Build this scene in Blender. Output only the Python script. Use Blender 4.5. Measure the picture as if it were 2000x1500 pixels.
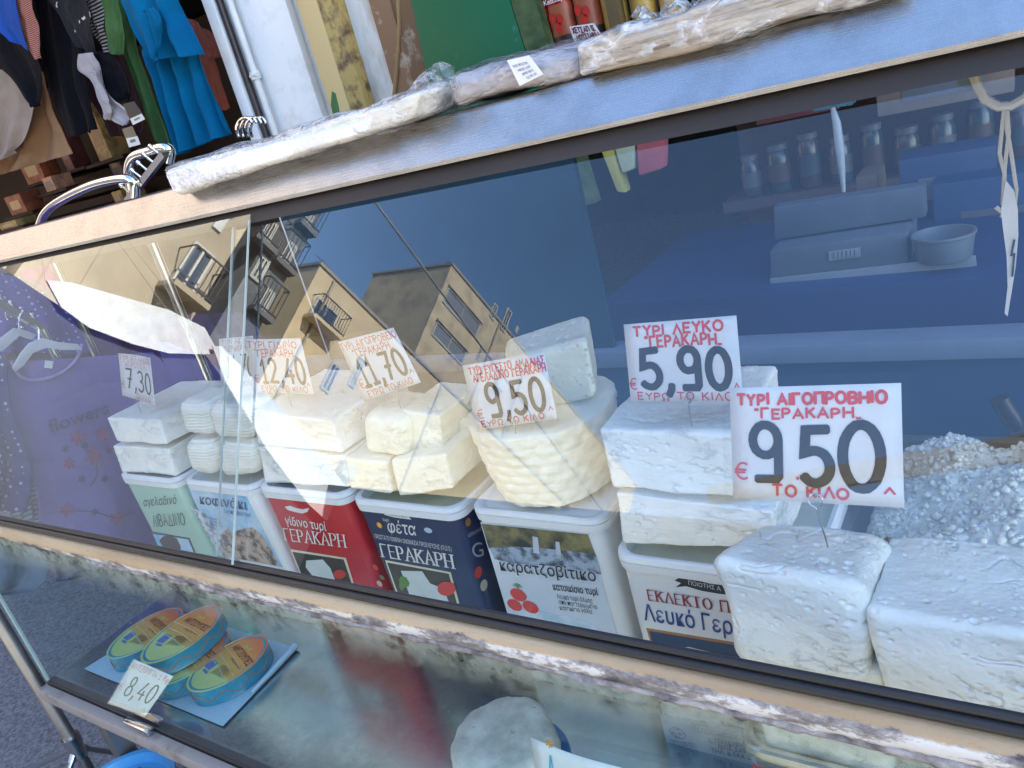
import bpy, bmesh, math, random
from mathutils import Vector as V, Matrix, noise
random.seed(7)
SC = bpy.context.scene
COL = SC.collection
R = math.radians
for o in list(bpy.data.objects): bpy.data.objects.remove(o)

# ------------------------------------------------------------------ camera
FPX = 1500.0
def _cam_axes(yaw, pitch, roll):
    cy, sy = math.cos(yaw), math.sin(yaw)
    f = V((-sy*math.cos(pitch), cy*math.cos(pitch), -math.sin(pitch)))
    r = V((cy, sy, 0)); d = f.cross(r)
    c, s = math.cos(roll), math.sin(roll)
    return c*r + s*d, -s*r + c*d, f
CR, CD, CF = _cam_axes(R(37.0), R(20.04), R(15.16))
cam_d = bpy.data.cameras.new('camera'); cam = bpy.data.objects.new('camera', cam_d); COL.objects.link(cam)
cam_d.sensor_width = 36; cam_d.lens = 36*FPX/2000; cam_d.clip_start = .02; cam_d.clip_end = 500
u = -CD; b = -CF
cam.matrix_world = Matrix(((CR.x, u.x, b.x, 0), (CR.y, u.y, b.y, 0), (CR.z, u.z, b.z, 0), (0, 0, 0, 1)))
SC.camera = cam
# ------------------------------------------------------------------ world, sun, exposure
SUN_EL, SUN_AZ = R(36), R(76)            # azimuth clockwise from +Y
w = bpy.data.worlds.new('World'); SC.world = w; w.use_nodes = True
nt = w.node_tree; bg = nt.nodes['Background']; sk = nt.nodes.new('ShaderNodeTexSky')
sk.sky_type = 'NISHITA'; sk.sun_disc = False; sk.sun_elevation = SUN_EL; sk.sun_rotation = SUN_AZ; sk.dust_density = .5; sk.ozone_density = 1.6; sk.altitude = 50
nt.links.new(sk.outputs[0], bg.inputs[0]); bg.inputs[1].default_value = 0.15
sd = bpy.data.lights.new('sun', 'SUN'); sd.energy = 5.0; sd.angle = R(.5); sd.color = (1, .94, .84)
so = bpy.data.objects.new('sun', sd); COL.objects.link(so)
sv = V((math.sin(SUN_AZ)*math.cos(SUN_EL), math.cos(SUN_AZ)*math.cos(SUN_EL), math.sin(SUN_EL)))
so.rotation_euler = sv.to_track_quat('Z', 'Y').to_euler(); so.location = sv*30
SC.view_settings.view_transform = 'Standard'; SC.view_settings.look = 'None'
SC.view_settings.exposure = 2.5; SC.view_settings.gamma = 1
SC.cycles.max_bounces = 10; SC.cycles.transparent_max_bounces = 24; SC.cycles.use_denoising = True
SC.cycles.caustics_reflective = False; SC.cycles.caustics_refractive = False

# ------------------------------------------------------------------ measuring helpers (eye at the origin)
def ray(x, y): return CR*((x-1000)/FPX) + CD*((y-750)/FPX) + CF
def onX(p, X): r = ray(*p); return r*(X/r.x)
def onY(p, Y): r = ray(*p); return r*(Y/r.y)
def onZ(p, Z): r = ray(*p); return r*(Z/r.z)
def onP(p, p0, n): r = ray(*p); return r*(p0.dot(n)/r.dot(n))
GN = V((0, -.4475, .244)).normalized(); GP = V((0, .5, -.5))       # slanted front glass plane

# ------------------------------------------------------------------ materials
def _new(name):
    m = bpy.data.materials.new(name); m.use_nodes = True
    t = m.node_tree; return m, t, t.nodes['Principled BSDF']
def _coord(t, stretch):
    tc = t.nodes.new('ShaderNodeTexCoord'); mp = t.nodes.new('ShaderNodeMapping'); mp.inputs['Scale'].default_value = stretch
    t.links.new(tc.outputs['Object'], mp.inputs[0]); return mp.outputs[0]
def _noise(t, co, scale, detail=6, rough=.6):
    n = t.nodes.new('ShaderNodeTexNoise'); n.inputs['Scale'].default_value = scale; n.inputs['Detail'].default_value = detail
    n.inputs['Roughness'].default_value = rough; t.links.new(co, n.inputs['Vector']); return n.outputs['Fac']
def _ramp(t, fac, stops):
    r = t.nodes.new('ShaderNodeValToRGB'); e = r.color_ramp.elements
    while len(e) < len(stops): e.new(.5)
    for i, (p, c) in enumerate(stops): e[i].position = p; e[i].color = (*c, 1) if len(c) == 3 else c
    t.links.new(fac, r.inputs[0]); return r.outputs[0]
def _math(t, op, a, b=None, c=None):
    n = t.nodes.new('ShaderNodeMath'); n.operation = op
    for i, v in enumerate((a, b, c)):
        if v is None: continue
        if isinstance(v, (int, float)): n.inputs[i].default_value = v
        else: t.links.new(v, n.inputs[i])
    return n.outputs[0]
def _mix(t, fac, a, b):
    n = t.nodes.new('ShaderNodeMix'); n.data_type = 'RGBA'
    for i, v in ((0, fac), (6, a), (7, b)):
        if isinstance(v, (int, float)): n.inputs[i].default_value = v
        elif isinstance(v, tuple): n.inputs[i].default_value = (*v, 1)
        else: t.links.new(v, n.inputs[i])
    return n.outputs[2]
def _bump(t, bs, h, strength, dist):
    n = t.nodes.new('ShaderNodeBump'); n.inputs['Strength'].default_value = strength; n.inputs['Distance'].default_value = dist
    t.links.new(h, n.inputs['Height'])
    prev = bs.inputs['Normal'].links
    if prev: t.links.new(prev[0].from_socket, n.inputs['Normal'])
    t.links.new(n.outputs[0], bs.inputs['Normal'])
_cache = {}
def mat(name, col, rough=.6, metal=0, col2=None, vs=8, vr=(.35, .65), bump=0, bs=60, bd=.002, stretch=(1, 1, 1), spec=.5, sss=0, coat=0, emit=None):
    if name in _cache: return _cache[name]
    m, t, b = _new(name)
    b.inputs['Base Color'].default_value = (*col, 1); b.inputs['Roughness'].default_value = rough; b.inputs['Metallic'].default_value = metal
    b.inputs['Specular IOR Level'].default_value = spec; b.inputs['Coat Weight'].default_value = coat
    if sss:
        b.inputs['Subsurface Weight'].default_value = sss; b.inputs['Subsurface Radius'].default_value = (.012, .010, .007); b.inputs['Subsurface Scale'].default_value = 1
    co = _coord(t, stretch)
    c2 = col2 or tuple(c*.82 for c in col)
    t.links.new(_ramp(t, _noise(t, co, vs), [(vr[0], c2), (vr[1], col)]), b.inputs['Base Color'])
    if bump: _bump(t, b, _noise(t, co, bs, 5), bump, bd)
    _cache[name] = m; return m

def mat_cheese(name, col, col2, pit=.5, pitscale=55, ridge=0, crack=.6):
    m, t, b = _new(name); co = _coord(t, (1, 1, 1))
    t.links.new(_ramp(t, _noise(t, co, 22, 5), [(.36, col2), (.62, col)]), b.inputs['Base Color'])
    t.links.new(_ramp(t, _noise(t, co, 30, 4), [(.4, (.28,)*3), (.6, (.5,)*3)]), b.inputs['Roughness']); b.inputs['Specular IOR Level'].default_value = .5
    b.inputs['Subsurface Weight'].default_value = .35; b.inputs['Subsurface Radius'].default_value = (.010, .009, .006); b.inputs['Subsurface Scale'].default_value = .8
    _bump(t, b, _noise(t, co, 45, 8, .65), .28, .003)
    _bump(t, b, _noise(t, co, 240, 4, .7), .35, .0012)
    if pit:
        vo = t.nodes.new('ShaderNodeTexVoronoi'); vo.inputs['Scale'].default_value = pitscale; t.links.new(co, vo.inputs['Vector'])
        keep = _ramp(t, _noise(t, co, 17, 3), [(.50, (0, 0, 0)), (.60, (1, 1, 1))])
        h = _ramp(t, vo.outputs['Distance'], [(.10, (0, 0, 0)), (.26, (1, 1, 1))])
        hh = _math(t, 'SUBTRACT', 1, _math(t, 'MULTIPLY', _math(t, 'SUBTRACT', 1, h), keep))
        _bump(t, b, hh, pit, .004)
    if crack:
        tc = _coord(t, (1, 1, 2.6)); n1 = _noise(t, tc, 13, 7, .68)
        h = _ramp(t, _math(t, 'ABSOLUTE', _math(t, 'SUBTRACT', n1, .5)), [(.0, (0, 0, 0)), (.018, (1, 1, 1))])
        k = _ramp(t, _noise(t, co, 9, 2), [(.52, (1, 1, 1)), (.6, (0, 0, 0))])
        _bump(t, b, _math(t, 'MAXIMUM', h, k), crack, .004)
    if ridge:
        wv = t.nodes.new('ShaderNodeTexWave'); wv.bands_direction = 'Z'; wv.inputs['Scale'].default_value = ridge; wv.inputs['Distortion'].default_value = 1.2; wv.inputs['Detail'].default_value = 2
        t.links.new(co, wv.inputs['Vector']); _bump(t, b, wv.outputs['Fac'], .6, .002)
    return m
CH_W = mat_cheese('white_cheese', (.87, .855, .79), (.82, .80, .73))
CH_Y = mat_cheese('cream_cheese', (.85, .82, .69), (.80, .76, .62), pit=.4)
CH_H = mat_cheese('holed_cheese', (.76, .74, .60), (.70, .68, .54), pit=1.0, pitscale=95, crack=.2)
CH_B = mat_cheese('basket_cheese', (.86, .83, .74), (.82, .79, .69), pit=0, ridge=42, crack=0)
CH_R = mat_cheese('ricotta', (.74, .71, .62), (.56, .54, .47), pit=.8, pitscale=120)
CH_G = mat_cheese('grey_wheel', (.72, .69, .60), (.48, .46, .39), pit=.9)

def mat_glass(name, tint, base, fres, dirt=.02, scratch=.03, grime=None, rough=0.0):
    m = bpy.data.materials.new(name); m.use_nodes = True; t = m.node_tree; t.nodes.clear()
    out = t.nodes.new('ShaderNodeOutputMaterial'); tr = t.nodes.new('ShaderNodeBsdfTransparent'); tr.inputs[0].default_value = (*tint, 1)
    gl = t.nodes.new('ShaderNodeBsdfGlossy'); gl.inputs['Roughness'].default_value = rough; gl.inputs[0].default_value = (.84, .93, 1.0, 1)
    df = t.nodes.new('ShaderNodeBsdfDiffuse'); df.inputs[0].default_value = (.62, .64, .62, 1)
    lw = t.nodes.new('ShaderNodeLayerWeight'); lw.inputs[0].default_value = .5
    fr3 = _math(t, 'POWER', lw.outputs['Facing'], 3)
    m1 = t.nodes.new('ShaderNodeMixShader'); m2 = t.nodes.new('ShaderNodeMixShader')
    t.links.new(_math(t, 'MULTIPLY_ADD', fr3, fres, base), m1.inputs[0]); t.links.new(tr.outputs[0], m1.inputs[1]); t.links.new(gl.outputs[0], m1.inputs[2])
    co = _coord(t, (1, 1, 1))
    sp = _ramp(t, _noise(t, co, 420, 2, .8), [(.70, (0, 0, 0)), (.80, (1, 1, 1))])
    pat = _ramp(t, _noise(t, co, 4, 6, .7), [(.42, (0, 0, 0)), (.75, (1, 1, 1))])
    d = _math(t, 'MULTIPLY_ADD', sp, .25*_math_const(dirt, .06), _math(t, 'MULTIPLY', pat, dirt))
    sc = _coord(t, (1.2, 60, 60)); s = _ramp(t, _noise(t, sc, 9, 3, .7), [(.66, (0, 0, 0)), (.74, (1, 1, 1))])
    d = _math(t, 'MULTIPLY_ADD', _math(t, 'MULTIPLY', s, pat), scratch, d)
    if grime:     # a band of old sealant and algae along the top edge (z0 full .. z1 none)
        tc = t.nodes.new('ShaderNodeTexCoord'); sx = t.nodes.new('ShaderNodeSeparateXYZ'); t.links.new(tc.outputs['Object'], sx.inputs[0])
        mr = t.nodes.new('ShaderNodeMapRange'); mr.inputs[1].default_value = grime[1]; mr.inputs[2].default_value = grime[0]
        t.links.new(_math(t, 'MULTIPLY_ADD', _noise(t, co, 30, 6, .7), .03, sx.outputs[2]), mr.inputs[0])
        d = _math(t, 'MULTIPLY_ADD', mr.outputs[0], .8, d)
        t.links.new(_ramp(t, _noise(t, co, 26, 7, .7), [(.36, (.07, .065, .03)), (.5, (.30, .33, .26)), (.7, (.42, .45, .40))]), df.inputs[0])
    t.links.new(_math(t, 'MINIMUM', d, .9), m2.inputs[0]); t.links.new(m1.outputs[0], m2.inputs[1]); t.links.new(df.outputs[0], m2.inputs[2])
    t.links.new(m2.outputs[0], out.inputs[0]); return m
def _math_const(a, b): return a/b if b else 0
G_TOP = mat_glass('front_glass', (.93, .96, .97), .066, 1.2, .004, .06)
G_LOW = mat_glass('lower_glass', (.82, .91, .90), .025, .4, .028, .08, grime=(.965, .895))
G_END = mat_glass('end_glass', (.87, .92, .94), .03, .5, .006, .02)
PLAST = mat_glass('clear_plastic', (.98, .98, .985), .03, .7, .012, .06, rough=.08)

def mat_wrap(name, fac):      # crumpled clear polythene
    m = bpy.data.materials.new(name); m.use_nodes = True; t = m.node_tree; t.nodes.clear()
    out = t.nodes.new('ShaderNodeOutputMaterial'); tr = t.nodes.new('ShaderNodeBsdfTransparent'); b = t.nodes.new('ShaderNodeBsdfPrincipled'); gl = t.nodes.new('ShaderNodeBsdfGlossy'); gl.inputs['Roughness'].default_value = .10
    b.inputs['Base Color'].default_value = (.88, .88, .90, 1); b.inputs['Roughness'].default_value = .3
    co = _coord(t, (1, 1.8, 1.8)); n1 = _noise(t, co, 17, 3, .55); cr = _math(t, 'POWER', _math(t, 'ABSOLUTE', _math(t, 'SUBTRACT', n1, .5)), .5); n2 = _math(t, 'ABSOLUTE', _math(t, 'SUBTRACT', _noise(t, co, 55, 2, .5), .5))
    bp = t.nodes.new('ShaderNodeBump'); bp.inputs['Strength'].default_value = 1; bp.inputs['Distance'].default_value = .010; t.links.new(_math(t, 'MULTIPLY_ADD', n2, .35, cr), bp.inputs['Height'])
    t.links.new(bp.outputs[0], b.inputs['Normal']); t.links.new(bp.outputs[0], gl.inputs['Normal'])
    mx = t.nodes.new('ShaderNodeMixShader'); m2 = t.nodes.new('ShaderNodeMixShader')
    mr = t.nodes.new('ShaderNodeMapRange'); mr.inputs[1].default_value = .30; mr.inputs[2].default_value = .02; mr.inputs[3].default_value = fac*.3; mr.inputs[4].default_value = min(.95, fac*1.7)
    t.links.new(cr, mr.inputs[0]); t.links.new(mr.outputs[0], mx.inputs[0]); t.links.new(tr.outputs[0], mx.inputs[1]); t.links.new(b.outputs[0], mx.inputs[2])
    lw = t.nodes.new('ShaderNodeLayerWeight'); lw.inputs[0].default_value = .5; t.links.new(bp.outputs[0], lw.inputs['Normal'])
    t.links.new(_math(t, 'MULTIPLY_ADD', _math(t, 'POWER', lw.outputs['Facing'], 3), .5, .05), m2.inputs[0]); t.links.new(mx.outputs[0], m2.inputs[1]); t.links.new(gl.outputs[0], m2.inputs[2]); t.links.new(m2.outputs[0], out.inputs[0]); return m
WRAP = mat_wrap('polythene', .26)
WRAP2 = mat_wrap('frosted_polythene', .46)

def mat_steel(name, col=(.62, .62, .62), rough=.3, axis=(1, 90, 90)):
    m, t, b = _new(name); b.inputs['Metallic'].default_value = 1; co = _coord(t, axis)
    n = _noise(t, co, 14, 5, .7); b.inputs['Base Color'].default_value = (*col, 1)
    t.links.new(_ramp(t, n, [(.3, (rough*.8,)*3), (.7, (rough*1.25,)*3)]), b.inputs['Roughness']); _bump(t, b, n, .12, .001)
    co2 = _coord(t, (1, 1, 1)); t.links.new(_ramp(t, _noise(t, co2, 9, 8, .7), [(.36, tuple(c*.80 for c in col)), (.55, col)]), b.inputs['Base Color']); return m
STEEL = mat_steel('brushed_steel', (.40, .405, .415), .27)
STEEL_D = mat_steel('dull_steel', (.34, .34, .34), .42)
STEEL_F = mat_steel('tray_steel', (.60, .69, .71), .22, (4, 4, 4))
CHROME = mat('chrome', (.75, .74, .73), .07, 1)
WHITE = mat('white_paper', (.82, .82, .82), .55)
WPLAS = mat('white_plastic', (.78, .79, .79), .32, spec=.5, col2=(.74, .75, .75))
BLACK = mat('black_rubber', (.018, .018, .02), .5, bump=.2, bs=200)
INK = mat('black_ink', (.012, .013, .022), .45)
RED = mat('red_marker', (.72, .045, .045), .5)
NAVY = mat('navy_print', (.012, .025, .085), .35, col2=(.010, .020, .07))
REDP = mat('red_print', (.50, .012, .025), .33, col2=(.46, .012, .022))
DARK = mat('dark_gap', (.05, .045, .04), .7)
WIRE = mat('steel_wire', (.42, .42, .42), .25, 1)
TOM = mat('tomato_print', (.62, .04, .03), .35)
LEAFP = mat('leaf_print', (.10, .22, .05), .4)
ORANGE = mat('orange_print', (.85, .30, .03), .4)
SKYP = mat('sky_print', (.13, .40, .68), .35, col2=(.50, .66, .78), vs=14)
TEAL = mat('teal_tin', (.008, .24, .36), .28, metal=.0, coat=.5)

# ------------------------------------------------------------------ mesh builder
class MB:
    def __init__(s): s.v = []; s.f = []
    def add(s, vs, fs):
        k = len(s.v); s.v += [V(p) for p in vs]; s.f += [tuple(i+k for i in f) for f in fs]; return s
    def quad(s, a, b, c, d): return s.add([a, b, c, d], [(0, 1, 2, 3)])
    def box(s, lo, hi, mtx=None):
        x0, y0, z0 = lo; x1, y1, z1 = hi
        p = [V(q) for q in ((x0, y0, z0), (x1, y0, z0), (x1, y1, z0), (x0, y1, z0), (x0, y0, z1), (x1, y0, z1), (x1, y1, z1), (x0, y1, z1))]
        if mtx: p = [mtx @ q for q in p]
        return s.add(p, [(3, 2, 1, 0), (4, 5, 6, 7), (0, 1, 5, 4), (1, 2, 6, 5), (2, 3, 7, 6), (3, 0, 4, 7)])
    def hexa(s, p): return s.add(p, [(3, 2, 1, 0), (4, 5, 6, 7), (0, 1, 5, 4), (1, 2, 6, 5), (2, 3, 7, 6), (3, 0, 4, 7)])
    def slab(s, q, n):      # quad q extruded along n (both V)
        return s.hexa([p for p in q] + [V(p)+n for p in q])
    def prism(s, poly, n):
        k = len(poly); vs = [V(p) for p in poly] + [V(p)+n for p in poly]
        return s.add(vs, [tuple(range(k))[::-1], tuple(range(k, 2*k))] + [(i, (i+1) % k, k+(i+1) % k, k+i) for i in range(k)])
    def tube(s, path, r, n=10, caps=True, closed=False):
        path = [V(p) for p in path]; m = len(path); rr = r if isinstance(r, (list, tuple)) else [r]*m
        prev = None; rings = []
        for i, p in enumerate(path):
            if closed: d = path[(i+1) % m]-path[i-1]
            else: d = path[min(i+1, m-1)]-path[max(i-1, 0)]
            d.normalize()
            if prev is None: a = d.orthogonal().normalized()
            else: a = (prev - d*prev.dot(d)).normalized()
            prev = a; bb = d.cross(a)
            rings.append([p+rr[i]*(math.cos(2*math.pi*j/n)*a+math.sin(2*math.pi*j/n)*bb) for j in range(n)])
        vs = [q for g in rings for q in g]; fs = []
        for i in range(m if closed else m-1):
            k = (i+1) % m
            for j in range(n): fs.append((i*n+j, i*n+(j+1) % n, k*n+(j+1) % n, k*n+j))
        if caps and not closed: fs += [tuple(range(n))[::-1], tuple(range((m-1)*n, m*n))]
        return s.add(vs, fs)
    def lathe(s, prof, c, n=32, sx=1, sy=1, rot=0):
        c = V(c); vs = []; fs = []; m = len(prof)
        for (r, z) in prof:
            for j in range(n):
                a = 2*math.pi*j/n; x, y = r*sx*math.cos(a), r*sy*math.sin(a)
                vs.append(c+V((x*math.cos(rot)-y*math.sin(rot), x*math.sin(rot)+y*math.cos(rot), z)))
        for i in range(m-1):
            for j in range(n): fs.append((i*n+j, i*n+(j+1) % n, (i+1)*n+(j+1) % n, (i+1)*n+j))
        fs += [tuple(range(n))[::-1], tuple(range((m-1)*n, m*n))]
        return s.add(vs, fs)
    def rrect(s, levels, rad, k=5, cap0=True, cap1=True):
        # levels: (x0,x1,y0,y1,z) rings of a rounded rectangle, lofted
        rings = []
        for (x0, x1, y0, y1, z) in levels:
            g = []
            for cx, cy, a0 in ((x1-rad, y1-rad, 0), (x0+rad, y1-rad, 90), (x0+rad, y0+rad, 180), (x1-rad, y0+rad, 270)):
                for i in range(k+1):
                    a = R(a0+90*i/k); g.append(V((cx+rad*math.cos(a), cy+rad*math.sin(a), z)))
            rings.append(g)
        n = len(rings[0]); fs = []
        for i in range(len(rings)-1):
            for j in range(n): fs.append((i*n+j, i*n+(j+1) % n, (i+1)*n+(j+1) % n, (i+1)*n+j))
        if cap0: fs.append(tuple(range(n))[::-1])
        if cap1: fs.append(tuple(range((len(rings)-1)*n, len(rings)*n)))
        return s.add([q for g in rings for q in g], fs)
    def grid(s, rows):
        n = len(rows[0]); vs = [p for r in rows for p in r]
        return s.add(vs, [(i*n+j, i*n+j+1, (i+1)*n+j+1, (i+1)*n+j) for i in range(len(rows)-1) for j in range(n-1)])
    def ribbon(s, pts, wd, fmap, h=0.0, contrast=None):
        # flat pen stroke in 2-D metric coordinates, mapped to space by fmap(x, y, h)
        p = [V((a[0], a[1])) for a in pts]
        q = [p[0]]
        for a in p[1:]:
            if (a-q[-1]).length > 1e-6: q.append(a)
        p = q
        if len(p) < 2: p.append(p[0]+V((wd*.3, 0)))
        L, Rr = [], []
        def wid(d):
            if contrast is None: return wd
            return wd*(contrast+(1-contrast)*abs(d.y)**1.5)
        m = len(p)
        dirs = [(p[i+1]-p[i]).normalized() for i in range(m-1)]
        s0 = p[0]-dirs[0]*wd*.22; s1 = p[-1]+dirs[-1]*wd*.22
        for i in range(m):
            if i == 0: d0 = d1 = dirs[0]
            elif i == m-1: d0 = d1 = dirs[-1]
            else: d0, d1 = dirs[i-1], dirs[i]
            n0, n1 = V((-d0.y, d0.x)), V((-d1.y, d1.x)); n = n0+n1
            if n.length < .25: n = n0
            n.normalize(); k = 1/max(.55, n.dot(n0)); hw = .5*(wid(d0)+wid(d1))/2
            c = p[i]
            L.append(c+n*hw*k); Rr.append(c-n*hw*k)
        # rounded ends
        L0 = s0+(L[0]-p[0])*.55; R0 = s0+(Rr[0]-p[0])*.55; L1 = s1+(L[-1]-p[-1])*.55; R1 = s1+(Rr[-1]-p[-1])*.55
        L = [L0]+L+[L1]; Rr = [R0]+Rr+[R1]
        vs = []
        for a, b_ in zip(L, Rr): vs += [fmap(a.x, a.y, h), fmap(b_.x, b_.y, h)]
        return s.add(vs, [(2*i, 2*i+1, 2*i+3, 2*i+2) for i in range(len(L)-1)])

OFF = {}
def _link(o, parent, origin):
    COL.objects.link(o)
    if parent is not None: o.parent = parent
    OFF[o.name] = origin
def tag(o, label, cat, group=None):
    o['label'] = label; o['category'] = cat
    if group: o['group'] = group
    return o
def thing(name, label, cat, loc=(0, 0, 0), group=None):
    o = bpy.data.objects.new(name, None); o.empty_display_size = .05; loc = V(loc); o.location = loc
    _link(o, None, loc); return tag(o, label, cat, group)
def obj(name, mb, m, parent=None, smooth=True, origin=None, angle=40, bevel=0):
    org = OFF[parent.name] if parent is not None else (V(origin) if origin is not None else V((0, 0, 0)))
    me = bpy.data.meshes.new(name); me.from_pydata([tuple(p-org) for p in mb.v], [], mb.f)
    bm = bmesh.new(); bm.from_mesh(me); bmesh.ops.remove_doubles(bm, verts=bm.verts, dist=1e-6)
    bmesh.ops.recalc_face_normals(bm, faces=bm.faces)
    if bevel:
        ed = [e for e in bm.edges if len(e.link_faces) == 2 and e.calc_face_angle(0) > R(30)]
        bmesh.ops.bevel(bm, geom=ed, offset=bevel, segments=2, affect='EDGES', profile=.6, clamp_overlap=True)
    bm.to_mesh(me); bm.free()
    me.materials.append(m)
    if smooth:
        for p in me.polygons: p.use_smooth = True
        me.set_sharp_from_angle(angle=R(angle))
    o = bpy.data.objects.new(name, me)
    if parent is None: o.location = org
    _link(o, parent, org); return o
def single(name, label, cat, mb, m, group=None, **k):
    if 'origin' not in k:
        n = len(mb.v); c = sum(mb.v, V((0, 0, 0)))/n; k['origin'] = V((c.x, c.y, min(p.z for p in mb.v)))
    return tag(obj(name, mb, m, **k), label, cat, group)
def struct(name, mb, m, **k):
    o = obj(name, mb, m, **k); o['kind'] = 'structure'; return o

# ------------------------------------------------------------------ stroke lettering
def arc(cx, cy, rx, ry, a0, a1, n=12):
    return [(cx+rx*math.cos(R(a0+(a1-a0)*i/n)), cy+ry*math.sin(R(a0+(a1-a0)*i/n))) for i in range(n+1)]
GL = {
 'Α': (.8, [[(0, 0), (.4, 1), (.8, 0)], [(.15, .36), (.65, .36)]]),
 'Β': (.65, [[(0, 0), (0, 1)], [(0, 1)]+arc(.3, .76, .28, .24, 90, -90)+[(0, .52)], [(.02, .52)]+arc(.33, .26, .32, .26, 90, -90)+[(0, 0)]]),
 'Γ': (.6, [[(0, 0), (0, 1), (.6, 1)]]),
 'Δ': (.85, [[(0, .02), (.42, 1), (.85, .02), (0, .02)]]),
 'Ε': (.6, [[(.6, 1), (0, 1), (0, 0), (.6, 0)], [(0, .52), (.5, .52)]]),
 'ϵ': (.6, [arc(.36, .5, .36, .5, 60, 300, 16), [(.02, .5), (.5, .5)]]),
 'Ζ': (.7, [[(0, 1), (.7, 1), (0, 0), (.7, 0)]]),
 'Η': (.7, [[(0, 0), (0, 1)], [(.7, 0), (.7, 1)], [(0, .5), (.7, .5)]]),
 'Ι': (.12, [[(.06, 0), (.06, 1)]]),
 'Κ': (.65, [[(0, 0), (0, 1)], [(.62, .98), (.03, .45)], [(.2, .6), (.65, 0)]]),
 'Λ': (.75, [[(0, 0), (.38, 1), (.75, 0)]]),
 'Μ': (.9, [[(0, 0), (.06, 1), (.45, .3), (.84, 1), (.9, 0)]]),
 'Ν': (.7, [[(0, 0), (0, 1), (.7, 0), (.7, 1)]]),
 'Ο': (.8, [arc(.4, .5, .4, .5, 90, 450, 22)]),
 'Π': (.7, [[(0, 0), (0, 1), (.7, 1), (.7, 0)]]),
 'Ρ': (.6, [[(0, 0), (0, 1)], [(0, 1)]+arc(.28, .74, .3, .26, 90, -90)+[(0, .48)]]),
 'Σ': (.65, [[(.65, 1), (0, 1), (.36, .52), (0, 0), (.65, 0)]]),
 'Τ': (.75, [[(0, 1), (.75, 1)], [(.37, 0), (.37, 1)]]),
 'Υ': (.7, [[(0, 1), (.35, .5), (.7, 1)], [(.35, .5), (.35, 0)]]),
 'Χ': (.7, [[(0, 1), (.7, 0)], [(0, 0), (.7, 1)]]),
 'Ω': (.8, [[(0, 0), (.22, 0)]+arc(.4, .58, .38, .42, 235, -55, 18)+[(.58, 0), (.8, 0)]]),
 '0': (.62, [arc(.31, .5, .31, .5, 90, 450, 24)]),
 '1': (.42, [[(0, .72), (.22, 1), (.22, 0)], [(0, 0), (.44, 0)]]),
 '2': (.62, [arc(.3, .72, .29, .28, 165, -35, 14)+[(.02, .02), (.64, .02)]]),
 '3': (.6, [arc(.27, .75, .28, .25, 150, -90, 14)+arc(.27, .25, .32, .25, 90, -150, 14)]),
 '4': (.66, [[(.42, 1), (0, .32), (.66, .32)], [(.46, .55), (.46, 0)]]),
 '5': (.6, [[(.56, 1), (.08, .98), (.04, .56)]+arc(.27, .3, .32, .3, 100, -145, 16)]),
 '7': (.62, [[(0, 1), (.6, 1), (.2, 0)], [(.12, .5), (.55, .5)]]),
 '8': (.58, [arc(.29, .76, .22, .24, -90, 270, 18), arc(.29, .26, .29, .26, 90, 450, 18)]),
 '9': (.6, [arc(.28, .72, .28, .28, 0, 360, 18), [(.56, .74), (.55, .06), (.5, 0), (.06, 0)]]),
 '6': (.6, [arc(.29, .28, .29, .28, 0, 360, 18), [(.0, .3), (.16, .75), (.45, 1)]]),
 '€': (.7, [arc(.42, .5, .34, .5, 55, 305, 16), [(0, .58), (.55, .58)], [(0, .42), (.5, .42)]]),
 ',': (.16, [[(.12, .10), (.1, -.04), (.0, -.2)]]), '.': (.14, [[(.05, .0), (.1, .04)]]), '"': (.3, [[(.05, 1.05), (.03, .85)], [(.22, 1.05), (.2, .85)]]),
 '„': (.3, [[(.05, .05), (.03, -.08)], [(.25, .05), (.23, -.08)]]), '-': (.4, [[(0, .5), (.4, .5)]]), '^': (.4, [[(0, 0), (.2, .8), (.4, 0)]]),
 'K': (.6, [[(0, 0), (0, 1)], [(.6, .98), (.03, .45)], [(.2, .6), (.6, 0)]]), 'g': (.5, [arc(.24, .3, .24, .28, 0, 360, 14), [(.48, .6), (.48, -.15), (.3, -.3), (.05, -.22)]]),
 ' ': (.35, []),
}
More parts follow.
